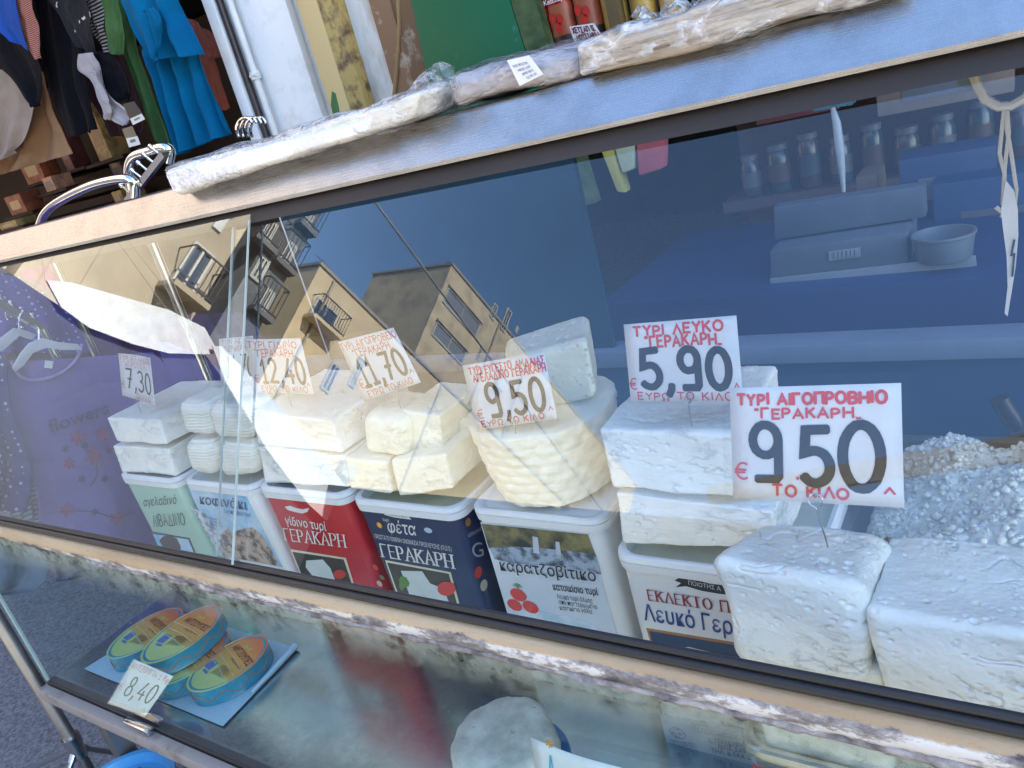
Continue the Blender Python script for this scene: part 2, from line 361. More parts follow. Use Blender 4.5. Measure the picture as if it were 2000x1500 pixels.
class Sheet:
    # a flat (bilinear) card with metric width W and height H; (u,v) from bottom left
    def __init__(s, tl, tr, br, bl, toward=V((0, 0, 0))):
        s.tl, s.tr, s.br, s.bl = map(V, (tl, tr, br, bl))
        s.W = ((s.tr-s.tl).length+(s.br-s.bl).length)/2; s.H = ((s.tl-s.bl).length+(s.tr-s.br).length)/2
        n = (s.br-s.bl).cross(s.tl-s.bl).normalized()
        if n.dot(toward-s.bl) < 0: n = -n
        s.n = n
    def at(s, u, v, h=0): return (s.bl*(1-u)+s.br*u)*(1-v)+(s.tl*(1-u)+s.tr*u)*v+s.n*h
    def m(s, x, y, h=0): return s.at(x/s.W, y/s.H, h)
    def board(s, th=.0006, grow=0.0, bend=0.0, n=8):
        mb = MB(); g = grow
        def P(i, j, h):
            u_ = -g/s.W+(1+2*g/s.W)*i/n; v_ = -g/s.H+(1+2*g/s.H)*j/n
            return s.at(u_, v_, h-bend*math.sin(math.pi*min(1, max(0, u_)))*(.4+.6*v_))
        s.bendf = bend
        top = [[P(i, j, 0) for i in range(n+1)] for j in range(n+1)]; bot = [[P(i, j, -th) for i in range(n+1)] for j in range(n+1)]
        mb.grid(top); mb.grid(bot)
        for e in (0, n):
            mb.grid([top[e], bot[e]]); mb.grid([[r[e] for r in top], [r[e] for r in bot]])
        return mb
    def pt(s, u_, v_, h): return s.at(u_, v_, h-getattr(s, 'bendf', 0)*math.sin(math.pi*min(1, max(0, u_)))*(.4+.6*v_))
    def fm(s): return lambda x, y, h: s.pt(x/s.W, y/s.H, h)
_hl = [0]
def strokes(mb, sh, text, u0, v0, u1, v1, wd, jit=.04, slant=0.0, contrast=None, serif=0, h=.0007, tilt=0.0):
    """letter text into the box (u0,v0)-(u1,v1) of sheet sh, pen width wd metres"""
    tot = sum(GL[c][0]+.28 for c in text)-.28
    X0, Y0 = u0*sh.W, v0*sh.H; w_ = (u1-u0)*sh.W; hh = (v1-v0)*sh.H; x = 0; fm = sh.fm()
    for c in text:
        adv, sts = GL[c]
        jx, jy, js = (random.uniform(-1, 1)*jit*1.25 for _ in range(3))
        for st in sts:
            pts = []
            for (a, b_) in st:
                px = (x+a+jx*.6+slant*b_)/tot; py = (b_*(1+js)+jy+random.uniform(-1, 1)*jit*.25)
                pts.append((X0+px*w_, Y0+py*hh+tilt*px*w_))
            _hl[0] = (_hl[0]+1) % 12
            mb.ribbon(pts, wd, fm, h+_hl[0]*.00003, contrast)
            if serif and len(st) < 8:
                for e in (0, -1):
                    q = st[e]
                    nb = st[1] if e == 0 else st[-2]
                    if abs(nb[1]-q[1]) > .3 and (q[1] < .05 or q[1] > .95):
                        cx, cy = pts[e]; _hl[0] = (_hl[0]+1) % 12
                        mb.ribbon([(cx-wd*serif, cy), (cx+wd*serif, cy)], wd*.34, fm, h+_hl[0]*.00003)
        x += adv+.28
    return mb
def font_text(mb, s, pL, pR, pT, n, h=.0008, bold=0.0, shear=0.0):
    """printed text: baseline from pL to pR, cap height vector pT-pL; n = outward normal"""
    c = bpy.data.curves.new('lettering', 'FONT'); c.body = s; c.resolution_u = 4; c.offset = bold; c.shear = shear
    o = bpy.data.objects.new('lettering', c); COL.objects.link(o)
    dg = bpy.context.evaluated_depsgraph_get(); me = bpy.data.meshes.new_from_object(o.evaluated_get(dg))
    xs = [v.co.x for v in me.vertices]
    x0, x1 = min(xs), max(xs); ex = (pR-pL)/(x1-x0); ey = (pT-pL)/.70
    mb.add([pL+ex*(v.co.x-x0)+ey*v.co.y+n*h for v in me.vertices], [tuple(p.vertices) for p in me.polygons])
    bpy.data.objects.remove(o); bpy.data.curves.remove(c); bpy.data.meshes.remove(me); return mb

# ------------------------------------------------------------------ organic solids
def solid(c8, N=26, rad=.12, lump=.004, ls=14, pit=.0, fine=.0012, seed=0, ridge=None, zscale=1):
    """rounded, roughened box through eight corners: front bl,br,tr,tl then back bl,br,tr,tl"""
    f = [V(p) for p in c8]
    def tri(a, b_, c):
        return ((f[0]*(1-a)+f[1]*a)*(1-c)+(f[3]*(1-a)+f[2]*a)*c)*(1-b_)+((f[4]*(1-a)+f[5]*a)*(1-c)+(f[7]*(1-a)+f[6]*a)*c)*b_
    cen = tri(.5, .5, .5); mb = MB(); idx = {}
    sx, sy, sz = (f[1]-f[0]).length, (f[4]-f[0]).length, (f[3]-f[0]).length
    r = rad*min(sx, sy, sz)
    off = V((seed*3.7, seed*1.3, seed*2.1))
    def P(a, b_, c):
        k = (round(a*N), round(b_*N), round(c*N))
        if k in idx: return idx[k]
        q = V(((a-.5)*sx, (b_-.5)*sy, (c-.5)*sz)); lim = V((sx/2-r, sy/2-r, sz/2-r))
        cl = V([max(-lim[i], min(lim[i], q[i])) for i in range(3)]); d = q-cl
        if d.length > 1e-9: q = cl+d.normalized()*r
        p = tri(q.x/sx+.5, q.y/sy+.5, q.z/sz+.5); nn = (tri(.5+(d.x)/sx, .5+d.y/sy, .5+d.z/sz)-cen)
        nn = nn.normalized() if nn.length > 1e-9 else V((0, 0, 1))
        s_ = p+off
        dis = lump*noise.noise(s_*ls)+.45*fine*noise.noise(s_*95)+.35*fine*noise.noise(s_*260)
        if pit:
            if noise.noise(s_*16) > -.12:
                for sc_, th_, dp_ in ((62, .30, 1.5), (125, .34, .8)):
                    dd, pp = noise.voronoi(V((s_.x, s_.y, s_.z*1.7))*sc_)
                    if dd[0] < th_ and noise.noise(pp[0]*3.1) > .12: dis -= pit*dp_*(1-dd[0]/th_)**.6
            ck = abs(noise.noise(V((s_.x*11+2*noise.noise(s_*30), s_.y*11, s_.z*30))))
            if ck < .035 and noise.noise(s_*8+V((7, 7, 7))) > .12: dis -= pit*.9*(1-ck/.035)
        if ridge: dis += ridge[0]*math.sin(p.z*ridge[1])
        p = p+nn*dis
        mb.v.append(p); idx[k] = len(mb.v)-1; return idx[k]
    for ax in range(3):
        for e in (0, 1):
            for i in range(N):
                for j in range(N):
                    cs = []
                    for (ii, jj) in ((i, j), (i+1, j), (i+1, j+1), (i, j+1)):
                        t = [0, 0, 0]; t[ax] = e; t[(ax+1) % 3] = ii/N; t[(ax+2) % 3] = jj/N; cs.append(P(*t))
                    mb.f.append(tuple(cs if e else cs[::-1]))
    return mb
def c8px(tl, tr, br, bl, Y, depth, taper=0.0, back_drop=0.0, lean=0.0):
    """front corners measured on the plane y=Y (lean: top further back), body goes back by depth"""
    a, b_, c, d = (onY(bl, Y), onY(br, Y), onY(tr, Y+lean), onY(tl, Y+lean)); dv = V((0, depth, 0))
    return [a, b_, c, d, a+dv+V((taper, 0, 0)), b_+dv-V((taper, 0, 0)), c+dv+V((-taper, 0, -back_drop)), d+dv+V((taper, 0, -back_drop))]

def cloth(rows, place, folds=5, amp=.012, n=64, m_sub=14, seed=0, thick=.0015, drift=.6, ndir=None):
    """hanging fabric through (left, right) pixel rows; place(px) -> point; folds run down the rows"""
    L = [place(r[0]) for r in rows]; Rr = [place(r[1]) for r in rows]
    nrm = ndir or V((0, -1, 0))
    def cr(P, t):
        k = t*(len(P)-1); i = min(int(k), len(P)-2); f = k-i
        p0, p1, p2, p3 = P[max(i-1, 0)], P[i], P[i+1], P[min(i+2, len(P)-1)]
        return .5*((2*p1)+(p2-p0)*f+(2*p0-5*p1+4*p2-p3)*f*f+(3*p1-p0-3*p2+p3)*f**3)
    M_ = m_sub*(len(rows)-1); front, back = [], []
    for i in range(M_+1):
        t = i/M_; a, b_ = cr(L, t), cr(Rr, t); ra, rb = [], []
        for j in range(n+1):
            s = j/n; p = a.lerp(b_, s)
            wv = math.sin(s*folds*2*math.pi+seed+1.3*noise.noise(V((s*2, t*1.5, seed)))+drift*t)+.5*math.sin(s*folds*4.3+seed*2.1)
            q = p+nrm*(amp*(.35+.65*t)*wv+.008*noise.noise(V((s*4, t*4, seed+3)))+.004*abs(noise.noise(V((s*7+t*3, t*6, seed+8))))+.0016*noise.noise(V((s*26, t*9, seed))))
            if i == M_: q += V((0, 0, .006*noise.noise(V((s*6, 1, seed)))))
            ra.append(q); rb.append(q-nrm*thick)
        front.append(ra); back.append(rb)
    mb = MB(); mb.grid(front); mb.grid(back)
    for e in (0, -1): mb.grid([front[e], back[e]]); mb.grid([[r[e] for r in front], [r[e] for r in back]])
    return mb
def fabric(name, col, rough=.85, **k): return mat('fabric_'+name, col, rough, bump=.25, bs=420, bd=.001, spec=.08, **k)
def mat_pattern(name, kind, c1, c2, scale, thr=.3, stretch=(1, 1, 1)):
    m, t, b = _new(name); co = _coord(t, stretch); b.inputs['Roughness'].default_value = .85; b.inputs['Specular IOR Level'].default_value = .25
    if kind == 'dots':
        vo = t.nodes.new('ShaderNodeTexVoronoi'); vo.inputs['Scale'].default_value = scale; vo.inputs['Randomness'].default_value = .15; t.links.new(co, vo.inputs['Vector']); f = _math(t, 'LESS_THAN', vo.outputs['Distance'], thr)
    elif kind == 'stripes':
        wv = t.nodes.new('ShaderNodeTexWave'); wv.bands_direction = 'Z'; wv.inputs['Scale'].default_value = scale; wv.inputs['Distortion'].default_value = .6; t.links.new(co, wv.inputs['Vector']); f = _math(t, 'GREATER_THAN', wv.outputs['Fac'], thr)
    else:
        f = _math(t, 'GREATER_THAN', _noise(t, co, scale, 2), thr)
    t.links.new(_mix(t, f, c1, c2), b.inputs['Base Color']); return m

# ================================================================== SETTING
GZ = -1.5
mb = MB(); N_ = 1; mb.quad((-120, -120, GZ), (120, -120, GZ), (120, 120, GZ), (-120, 120, GZ))
ASPH = mat('asphalt', (.25, .24, .245), .9, col2=(.10, .098, .102), vs=95, vr=(.36, .60), bump=.8, bs=330, bd=.004)
struct('ground', mb, ASPH)

mb = MB(); mb.quad((-60, -60, GZ+.004), (60, -60, GZ+.004), (60, -.55, GZ+.004), (-60, -.55, GZ+.004))  # pale paving added to bounce warm sunlight into the counter
struct('bounce_paving', mb, mat('light_bounce_paving', (.46, .41, .34), .85, col2=(.36, .32, .26), vs=3, bump=.3, bs=40))
PLASTER = mat('white_plaster', (.66, .65, .63), .8, col2=(.50, .46, .40), vs=5, vr=(.30, .52), bump=.35, bs=30, bd=.004)
STAINW = mat('stained_plaster', (.62, .60, .56), .85, col2=(.36, .26, .16), vs=6, vr=(.30, .50), bump=.7, bs=45, bd=.006, stretch=(1.5, 1, .5))
DOORW = mat('white_door_paint', (.70, .70, .69), .55, col2=(.58, .57, .54), vs=12, vr=(.28, .45), bump=.2, bs=40)
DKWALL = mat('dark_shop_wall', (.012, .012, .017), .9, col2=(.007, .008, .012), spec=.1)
WALL_Y = 1.9
def xw(px, Y=WALL_Y): return onY(px, Y).x
XJ0, XJ1, XJ2 = xw((470, 130)), xw((612, 110)), xw((800, 160))      # door jamb left edge, post left, wall right end
# shop front wall (white painted piece, stained piece) and the wall above the openings
mb = MB(); mb.box((xw((505, 130)), WALL_Y, GZ), (XJ2, WALL_Y+.22, 1.05)); 
single('plaster_wall', 'white flaking plaster wall between the clothes shop door and the green board', 'wall', mb, STAINW, smooth=False)
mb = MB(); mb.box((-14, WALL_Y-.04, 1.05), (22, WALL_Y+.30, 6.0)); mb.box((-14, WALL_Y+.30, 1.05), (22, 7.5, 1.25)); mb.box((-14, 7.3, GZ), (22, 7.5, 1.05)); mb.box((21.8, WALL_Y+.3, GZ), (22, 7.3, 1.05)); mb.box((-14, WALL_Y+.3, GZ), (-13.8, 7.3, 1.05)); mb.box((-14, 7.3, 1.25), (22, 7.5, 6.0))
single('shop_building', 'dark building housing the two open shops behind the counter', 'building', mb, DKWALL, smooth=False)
# white door jamb with dark rubber pipe and painted conduit
jl = xw((468, 130))
t = thing('door_jamb', 'white painted door jamb with a dark pipe and a conduit beside the hanging clothes', 'door jamb', (jl, WALL_Y-.06, GZ))
mb = MB(); mb.box((jl, WALL_Y-.06, GZ), (xw((488, 130)), WALL_Y+.2, 1.05)); obj('jamb_board', mb, DOORW, t, bevel=.004)
mb = MB(); mb.box((xw((489, 130)), WALL_Y-.03, GZ), (xw((606, 110)), WALL_Y-.001, 1.05)); obj('frame_board', mb, DOORW, t, bevel=.004)
mb = MB(); x = xw((495, 130)); mb.tube([(x, WALL_Y-.045, GZ), (x, WALL_Y-.045, 1.05)], .012, 10); obj('dark_pipe', mb, mat('brown_pipe', (.035, .022, .022), .4), t)
mb = MB(); x = xw((517, 130)); mb.tube([(x, WALL_Y-.05, GZ), (x, WALL_Y-.05, 1.05)], .011, 12)
p = onY((524, 138), WALL_Y-.05); mb.tube([(x, WALL_Y-.05, p.z-.012), (x, WALL_Y-.05, p.z+.012)], .017, 12); mb.tube([(x-.01, WALL_Y-.062, p.z), (x+.02, WALL_Y-.062, p.z)], .006, 8)
obj('conduit', mb, mat('painted_conduit', (.62, .62, .61), .4), t)
# yellow post: two faces of a flaking square post
pl, pm, pr = onY((612, 110), 1.82).x, onY((648, 100), 1.82).x, onY((683, 95), 1.86).x
t = thing('timber_post', 'ochre painted square post with flaking paint and a green smear', 'post', (pl, 1.86, GZ))
OCH = mat('ochre_paint', (.50, .37, .17), .7, col2=(.34, .20, .07), vs=16, vr=(.26, .44), bump=.5, bs=60, stretch=(1, 1, .6))
OCHR = mat('shaded_rusty_ochre_paint', (.36, .24, .07), .7, col2=(.10, .05, .02), vs=34, vr=(.36, .54), bump=.6, bs=70, stretch=(1, 1, .7))  # side face: shade worked into the darker ochre, plus rust flecks
mb = MB(); mb.box((pl, 1.82, GZ), (pm, 1.899, 1.04)); obj('front_board', mb, OCH, t, bevel=.003)
mb = MB(); mb.prism([(pm+.0015, 1.822, GZ), (pr, 1.86, GZ), (pr, 1.899, GZ), (pm+.0015, 1.899, GZ)], V((0, 0, 2.54))); obj('side_board', mb, OCHR, t)
a = [onY(q, 1.8195) for q in ((648, 178), (655, 182), (662, 210), (665, 232), (653, 236), (646, 205))]
mb = MB(); mb.prism(a, V((0, .001, 0))); obj('paint_smear', mb, mat('green_smear', (.015, .13, .04), .4), t)
# cable
mb = MB(); mb.tube([onY(q, 1.885) for q in ((776, -60), (778, 0), (780, 50), (778, 100), (774, 150), (768, 200), (762, 260))], .006, 8)
single('hanging_cable', 'tan cable running down the flaking white wall', 'cable', mb, mat('tan_cable', (.30, .19, .08), .5))
# rusty wall end
mb = MB(); mb.box((XJ2-.055, WALL_Y-.012, GZ), (XJ2+.02, WALL_Y+.21, 1.04)); single('rusty_corner_strip', 'rust brown corner strip between white wall and green board', 'corner strip', mb, mat('rusty_brown', (.22, .12, .06), .8, col2=(.5, .42, .32), vs=14, vr=(.3, .45), bump=.5, bs=50), bevel=.003)
# green board, leaning, with a thick edge
GRN = mat('green_board_paint', (.008, .085, .035), .45, col2=(.03, .13, .075), vs=22, vr=(.27, .34), bump=.2, bs=70, spec=.15)
GRN2 = mat('dark_green_edge', (.018, .035, .014), .7, spec=.15, col2=(.06, .08, .03), vs=20)
q = [onY((783, -90), 1.72), onY((968, -90), 1.72), onY((1062, 150), 1.62), onY((845, 260), 1.60)]
q = [q[3]+V((0, 0, -.25)), q[2]+V((0, 0, -.30)), q[1], q[0]]
t = thing('green_board', 'dark green painted board leaning behind the counter beside the sauce bottles', 'board', (q[0].x, 1.65, q[0].z))
mb = MB(); mb.slab(q, V((0, .012, 0))); obj('face_panel', mb, GRN, t, bevel=.002)
e = [q[1], q[1]+V((.045, .03, 0)), q[2]+V((.045, .03, 0)), q[2]]
mb = MB(); mb.slab([p+V((.002, 0, 0)) for p in e], V((0, .03, 0))); obj('edge_strip', mb, GRN2, t)

# ================================================================== buildings across the street (seen mirrored in the glass)
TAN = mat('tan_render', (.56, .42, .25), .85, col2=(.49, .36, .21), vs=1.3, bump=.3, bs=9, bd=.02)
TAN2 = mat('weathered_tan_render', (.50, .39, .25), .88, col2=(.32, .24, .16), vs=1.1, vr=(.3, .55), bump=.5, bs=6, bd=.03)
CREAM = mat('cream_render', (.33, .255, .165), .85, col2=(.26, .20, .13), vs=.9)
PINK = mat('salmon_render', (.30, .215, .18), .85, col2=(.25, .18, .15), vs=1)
GREYB = mat('shaded_grey_render', (.13, .125, .12), .85, col2=(.09, .09, .09), vs=1.4)  # dark because shade is put into the wall colour
PANE = mat('window_pane', (.05, .065, .09), .12)
SHUT = mat('window_shutter', (.20, .20, .21), .6, col2=(.12, .12, .13), vs=5, stretch=(6, 6, .3))
FRAMEW = mat('window_frame_paint', (.45, .42, .36), .6)
RAILM = mat('iron_railing', (.04, .035, .035), .5)
def azel(az, el, r):
    a = R(az); return V((math.sin(a)*r, -math.cos(a)*r, r*math.tan(R(el))))
def building(label, x0, x1, y0, y1, top, m, wins, bd_=.7):
    t = thing('apartment_building', label, 'building', ((x0+x1)/2, (y0+y1)/2, GZ), 'buildings across the street')
    mb = MB(); mb.box((x0, y0, GZ), (x1, y1, top)); wall = obj('wall', mb, m, t, smooth=False)
    mb = MB(); mb.box((x0-.08, y0-.08, top), (x1+.08, y1+.08, top+.14)); obj('roof', mb, mat('roof_edge', (.30, .25, .2), .8), t, smooth=False)
    for wn in wins:
        face, a0, a1, z0, z1, kind = wn
        # face '+x' : coords run along y ; '+y' : along x
        def P(a, z, o): return V((x1+o, a, z)) if face == '+x' else V((a, y1+o, z))
        d = V((1, 0, 0)) if face == '+x' else V((0, 1, 0))
        f = MB(); fw = .09
        for (b0, b1, c0, c1) in ((a0, a1, z1-fw, z1), (a0, a1, z0, z0+fw), (a0, a0+fw, z0+fw, z1-fw), (a1-fw, a1, z0+fw, z1-fw), ((a0+a1)/2-fw/3, (a0+a1)/2+fw/3, z0+fw, z1-fw)):
            f.slab([P(b0, c0, .004), P(b1, c0, .004), P(b1, c1, .004), P(b0, c1, .004)], d*.06)
        fo = obj('window', f, FRAMEW, t, smooth=False)
        g = MB(); g.quad(P(a0, z0, .010), P(a1, z0, .010), P(a1, z1, .010), P(a0, z1, .010)); obj('pane', g, SHUT if kind == 's' else PANE, fo, smooth=False)
        if kind == 's':
            l_ = MB(); l_.slab([P(a0-.06, z1+.02, .004), P(a1+.06, z1+.02, .004), P(a1+.06, z1+.14, .004), P(a0-.06, z1+.14, .004)], d*.16); obj('lintel', l_, m, t, smooth=False)
        if kind == 'b':
            s_ = MB(); s_.slab([P(a0-.2, z0-.14, .0), P(a1+.2, z0-.14, .0), P(a1+.2, z0, .0), P(a0-.2, z0, .0)], d*bd_); bo = obj('balcony', s_, m, t, smooth=False)
            r_ = MB(); n_ = int((a1-a0+.4)/.13)
            for k in range(n_+1):
                a = a0-.2+(a1-a0+.4)*k/n_; r_.tube([P(a, z0, bd_-.03), P(a, z0+.95, bd_-.03)], .014, 4)
            for zz in (.08, .95): r_.tube([P(a0-.2, z0+zz, bd_-.03), P(a1+.2, z0+zz, bd_-.03)], .025, 4)
            for e in (a0-.2, a1+.2): r_.tube([P(e, z0+.95, .02), P(e, z0+.95, bd_-.03)], .02, 4)
            obj('railing', r_, RAILM, bo)
    return t
PIPEM = mat('drain_pipe_paint', (.30, .24, .17), .6)
def dress(t, x1, y0, y1, top, ys=(), ac=()):
    for y in ys:
        mb = MB(); mb.tube([(x1+.07, y, GZ), (x1+.07, y, top-.2), (x1-.1, y, top+.05)], .06, 8); obj('drain_pipe', mb, PIPEM, t)
    for (y, z) in ac:
        mb = MB(); mb.box((x1+.02, y-.4, z-.3), (x1+.38, y+.4, z+.3)); obj('air_conditioner', mb, FRAMEW, t, bevel=.02)
    for k in range(3):
        y = y1-.8-k*2.1; h = 1.1+.5*k; mb = MB(); mb.tube([(x1-1.2-k*.8, y, top+.1), (x1-1.2-k*.8, y, top+h)], .025, 5)
        for q in range(3): mb.tube([(x1-1.2-k*.8, y-.4+.1*q, top+h-.1-.2*q), (x1-1.2-k*.8, y+.4-.1*q, top+h-.1-.2*q)], .015, 4)
        obj('antenna', mb, RAILM, t)
# A: plain tan house, corner at az -57.3
def refl(px):
    r = ray(*px).normalized(); q = r-2*r.dot(GN)*GN; p = onP(px, GP, GN); return p, q
def rX(px, X): p, q = refl(px); k = (X-p.x)/q.x; return p+q*k
def rY(px, Y): p, q = refl(px); k = (Y-p.y)/q.y; return p+q*k
def win_x(px0, px1, X, kind='p'):
    a, b_ = rX(px0, X), rX(px1, X); return ('+x', min(a.y, b_.y), max(a.y, b_.y), min(a.z, b_.z), max(a.z, b_.z), kind)
def win_y(px0, px1, Y, kind='p'):
    a, b_ = rY(px0, Y), rY(px1, Y); return ('+y', min(a.x, b_.x), max(a.x, b_.x), min(a.z, b_.z), max(a.z, b_.z), kind)
XA = -24.0; cA = rX((625, 518), XA); YA, ZA = cA.y, cA.z
yb = rX((880, 720), XA).y
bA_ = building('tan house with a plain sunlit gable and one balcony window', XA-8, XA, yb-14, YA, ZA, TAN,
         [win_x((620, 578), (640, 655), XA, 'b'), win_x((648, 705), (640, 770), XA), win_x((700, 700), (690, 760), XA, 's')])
XB = -27.0; cB = rX((882, 518), XB); YB, ZB = cB.y, cB.z
xlB = rY((722, 552), YB).x; ybB = rX((1010, 680), XB).y
bB_ = building('weathered tan block with wide shuttered windows and a flat roof', xlB, XB, ybB-20, YB, ZB, TAN2,
         [win_x((875, 560), (927, 661), XB, 's'), win_x((852, 626), (900, 714), XB, 's'), win_x((964, 590), (962, 626), XB), win_x((990, 600), (984, 651), XB), win_x((1008, 635), (1008, 652), XB), win_x((938, 677), (932, 703), XB)])
dress(bA_, XA, yb-14, YA, ZA, (YA-.9, YA-9), ((YA-5.5, ZA-6.5),)); dress(bB_, XB, ybB-20, YB, ZB, (YB-5.4, YB-9.2), ((YB-7.2, ZB-3.4), (YB-2.0, ZB-6.8)))
XD = -17.2; cD = rX((641, 392), XD); YD, ZD = cD.y, cD.z
wD = rX((490, 560), XD).y
building('grey tall block with shade put into its wall colour and stacked balconies', XD-2.5, XD, YD, wD+.3, ZD, GREYB,
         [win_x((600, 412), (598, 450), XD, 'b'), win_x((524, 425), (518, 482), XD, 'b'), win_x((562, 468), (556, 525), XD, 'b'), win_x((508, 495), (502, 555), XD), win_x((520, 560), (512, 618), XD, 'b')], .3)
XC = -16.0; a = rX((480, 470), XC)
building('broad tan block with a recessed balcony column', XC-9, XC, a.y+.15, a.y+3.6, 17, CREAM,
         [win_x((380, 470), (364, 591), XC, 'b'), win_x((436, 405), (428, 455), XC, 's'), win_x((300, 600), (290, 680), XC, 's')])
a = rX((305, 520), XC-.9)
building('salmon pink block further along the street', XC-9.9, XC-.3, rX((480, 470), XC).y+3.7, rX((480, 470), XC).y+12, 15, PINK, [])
# ------------------------------------------------------------------ white canvas awning and side flap over the lane
aw = [rX(p, -7.0) for p in ((92, 548), (140, 552), (230, 577), (330, 605), (400, 640), (428, 690), (400, 692), (330, 690), (260, 672), (175, 640), (120, 600))]
CANV = mat('white_canvas', (.58, .55, .52), .9, bump=.2, bs=200)
t = thing('canvas_awning', 'white sunlit canvas awning with a long hanging flap across the lane', 'awning', (-7.0, aw[5].y, GZ))
mb = MB(); mb.prism(aw, V((-.03, 0, 0))); obj('canopy_sheet', mb, CANV, t)
fl = [rX(p, -6.95) for p in ((415, 676), (432, 676), (540, 790), (640, 905), (708, 1000), (660, 1040), (600, 985), (520, 880), (440, 745))]
mb = MB(); mb.prism(fl, V((-.012, 0, 0))); obj('side_flap', mb, CANV, t)
cur = [rX(p, -7.06) for p in ((60, 560), (120, 600), (175, 640), (260, 672), (330, 690), (400, 692), (440, 745), (520, 880), (600, 985), (660, 1040))]
cur = [V((-7.06, cur[0].y+.9, cur[0].z))]+cur+[V((-7.06, cur[-1].y, GZ+.02)), V((-7.06, cur[0].y+.9, GZ+.02))]
mb = MB(); mb.prism(cur, V((-.012, 0, 0))); obj('added_dark_sheet', mb, mat('added_sheet_dark', (.035, .035, .045), .8, vs=3), t)  # added sheet, keeps bright reflections off the glass below the awning
mb = MB()
for p in (aw[0], aw[3], aw[5]): mb.tube([p+V((-.015, 0, -.01)), V((-15.9, p.y-1.5, p.z+4.6))], .004, 6)
obj('guy_rope', mb, mat('rope', (.35, .30, .22), .8), t)

mb = MB(); k0, k1 = rX((690, 340), -5.5), rX((1000, 760), -5.5); mb.tube([k0+(k0-k1)*1.5, k0, k1, k1+(k1-k0)*1.5], .012, 6); single('overhead_cable', 'grey overhead cable crossing the lane in front of the tan house', 'cable', mb, mat('cable_grey', (.30, .27, .24), .6))
# added dark blocks keep sunlit walls out of the glass; cream valance bar
DARKBLK = mat('dark_green_block', (.030, .045, .042), .7, vs=2, bump=.3, bs=6)
for i, (x0_, lab_) in enumerate(((-11.5, 'added dark block at the left end of the lane'), (-7.6, 'added dark block in the middle of the lane'), (-3.7, 'added dark block straight across the lane'), (.2, 'added dark block at the right end of the lane'))):
    t = thing('added_dark_block', lab_, 'dark block', (x0_+1.85, -5.6, GZ), 'added dark blocks across the lane')
    mb = MB(); mb.box((x0_, -6.6, GZ), (x0_+3.7, -4.9, GZ+3.2)); obj('block_side', mb, DARKBLK, t)
    mb = MB(); mb.hexa([V((x0_-.05, -6.7, GZ+3.2)), V((x0_+3.75, -6.7, GZ+3.2)), V((x0_+3.75, -4.7, GZ+3.2)), V((x0_-.05, -4.7, GZ+3.2)), V((x0_-.05, -6.7, GZ+3.6)), V((x0_+3.75, -6.7, GZ+3.6)), V((x0_+3.75, -4.7, GZ+3.24)), V((x0_-.05, -4.7, GZ+3.24))]); obj('roof', mb, DARKBLK, t)
q = [rY(p, -3.4) for p in ((1380, 950), (2060, 838), (2060, 890), (1380, 985))]
mb = MB(); mb.slab(q, V((0, -.03, 0))); t = thing('valance', 'cream canvas valance strip across the lane', 'valance', q[3]); obj('strip', mb, mat('cream_canvas', (.62, .52, .36), .85), t)
mb = MB(); mb.tube([q[1]+V((.05, -.05, 0)), V((q[1].x+.05, q[1].y-.05, GZ))], .025, 8); obj('pole', mb, STEEL_D, t)

# ================================================================== DISPLAY CASE
FZ = -.973; XL, XR = -1.905, .75; TOPY, TOPZ = .744, -.0525
case = thing('display_case', 'long stainless steel display counter with slanted glass holding white cheeses', 'display case', ((XL+XR)/2, .9, GZ))
tv = V((0, TOPY-.5, TOPZ+.5)).normalized()                     # up along the slanted glass
# steel fascia along the top, tilted like the glass, with a rolled lower lip
mb = MB(); f0 = V((0, TOPY, TOPZ)); prof = [f0+V((0, .002, .0))]
prof = [(TOPY+.004, TOPZ-.004), (TOPY-.003, TOPZ-.003), (TOPY-.005, TOPZ+.002), (TOPY-.002, TOPZ+.0065), (TOPY+.018, TOPZ+.0435), (TOPY+.021, TOPZ+.0475), (TOPY+.027, TOPZ+.0495), (TOPY+.15, TOPZ+.0495), (TOPY+.15, TOPZ+.02), (TOPY+.03, TOPZ+.02)]
mb.grid([[V((x, y, z)) for (y, z) in prof] for x in [XL-.02+(XR-XL+.02)*i/40 for i in range(41)]])
mb.add([V((XL-.02, y, z)) for (y, z) in prof], [tuple(range(len(prof)))])
obj('top_fascia', mb, STEEL, case, angle=50)
mb = MB(); mb.hexa([V((XL, TOPY+.012-.022, TOPZ-.024)), V((XR, TOPY-.010, TOPZ-.024)), V((XR, TOPY+.03, TOPZ-.024)), V((XL, TOPY+.03, TOPZ-.024)), V((XL, TOPY+.007, TOPZ-.004)), V((XR, TOPY+.007, TOPZ-.004)), V((XR, TOPY+.03, TOPZ-.004)), V((XL, TOPY+.03, TOPZ-.004))])
obj('glazing_channel', mb, mat('brown_channel', (.028, .020, .016), .6, bump=.2), case, smooth=False)
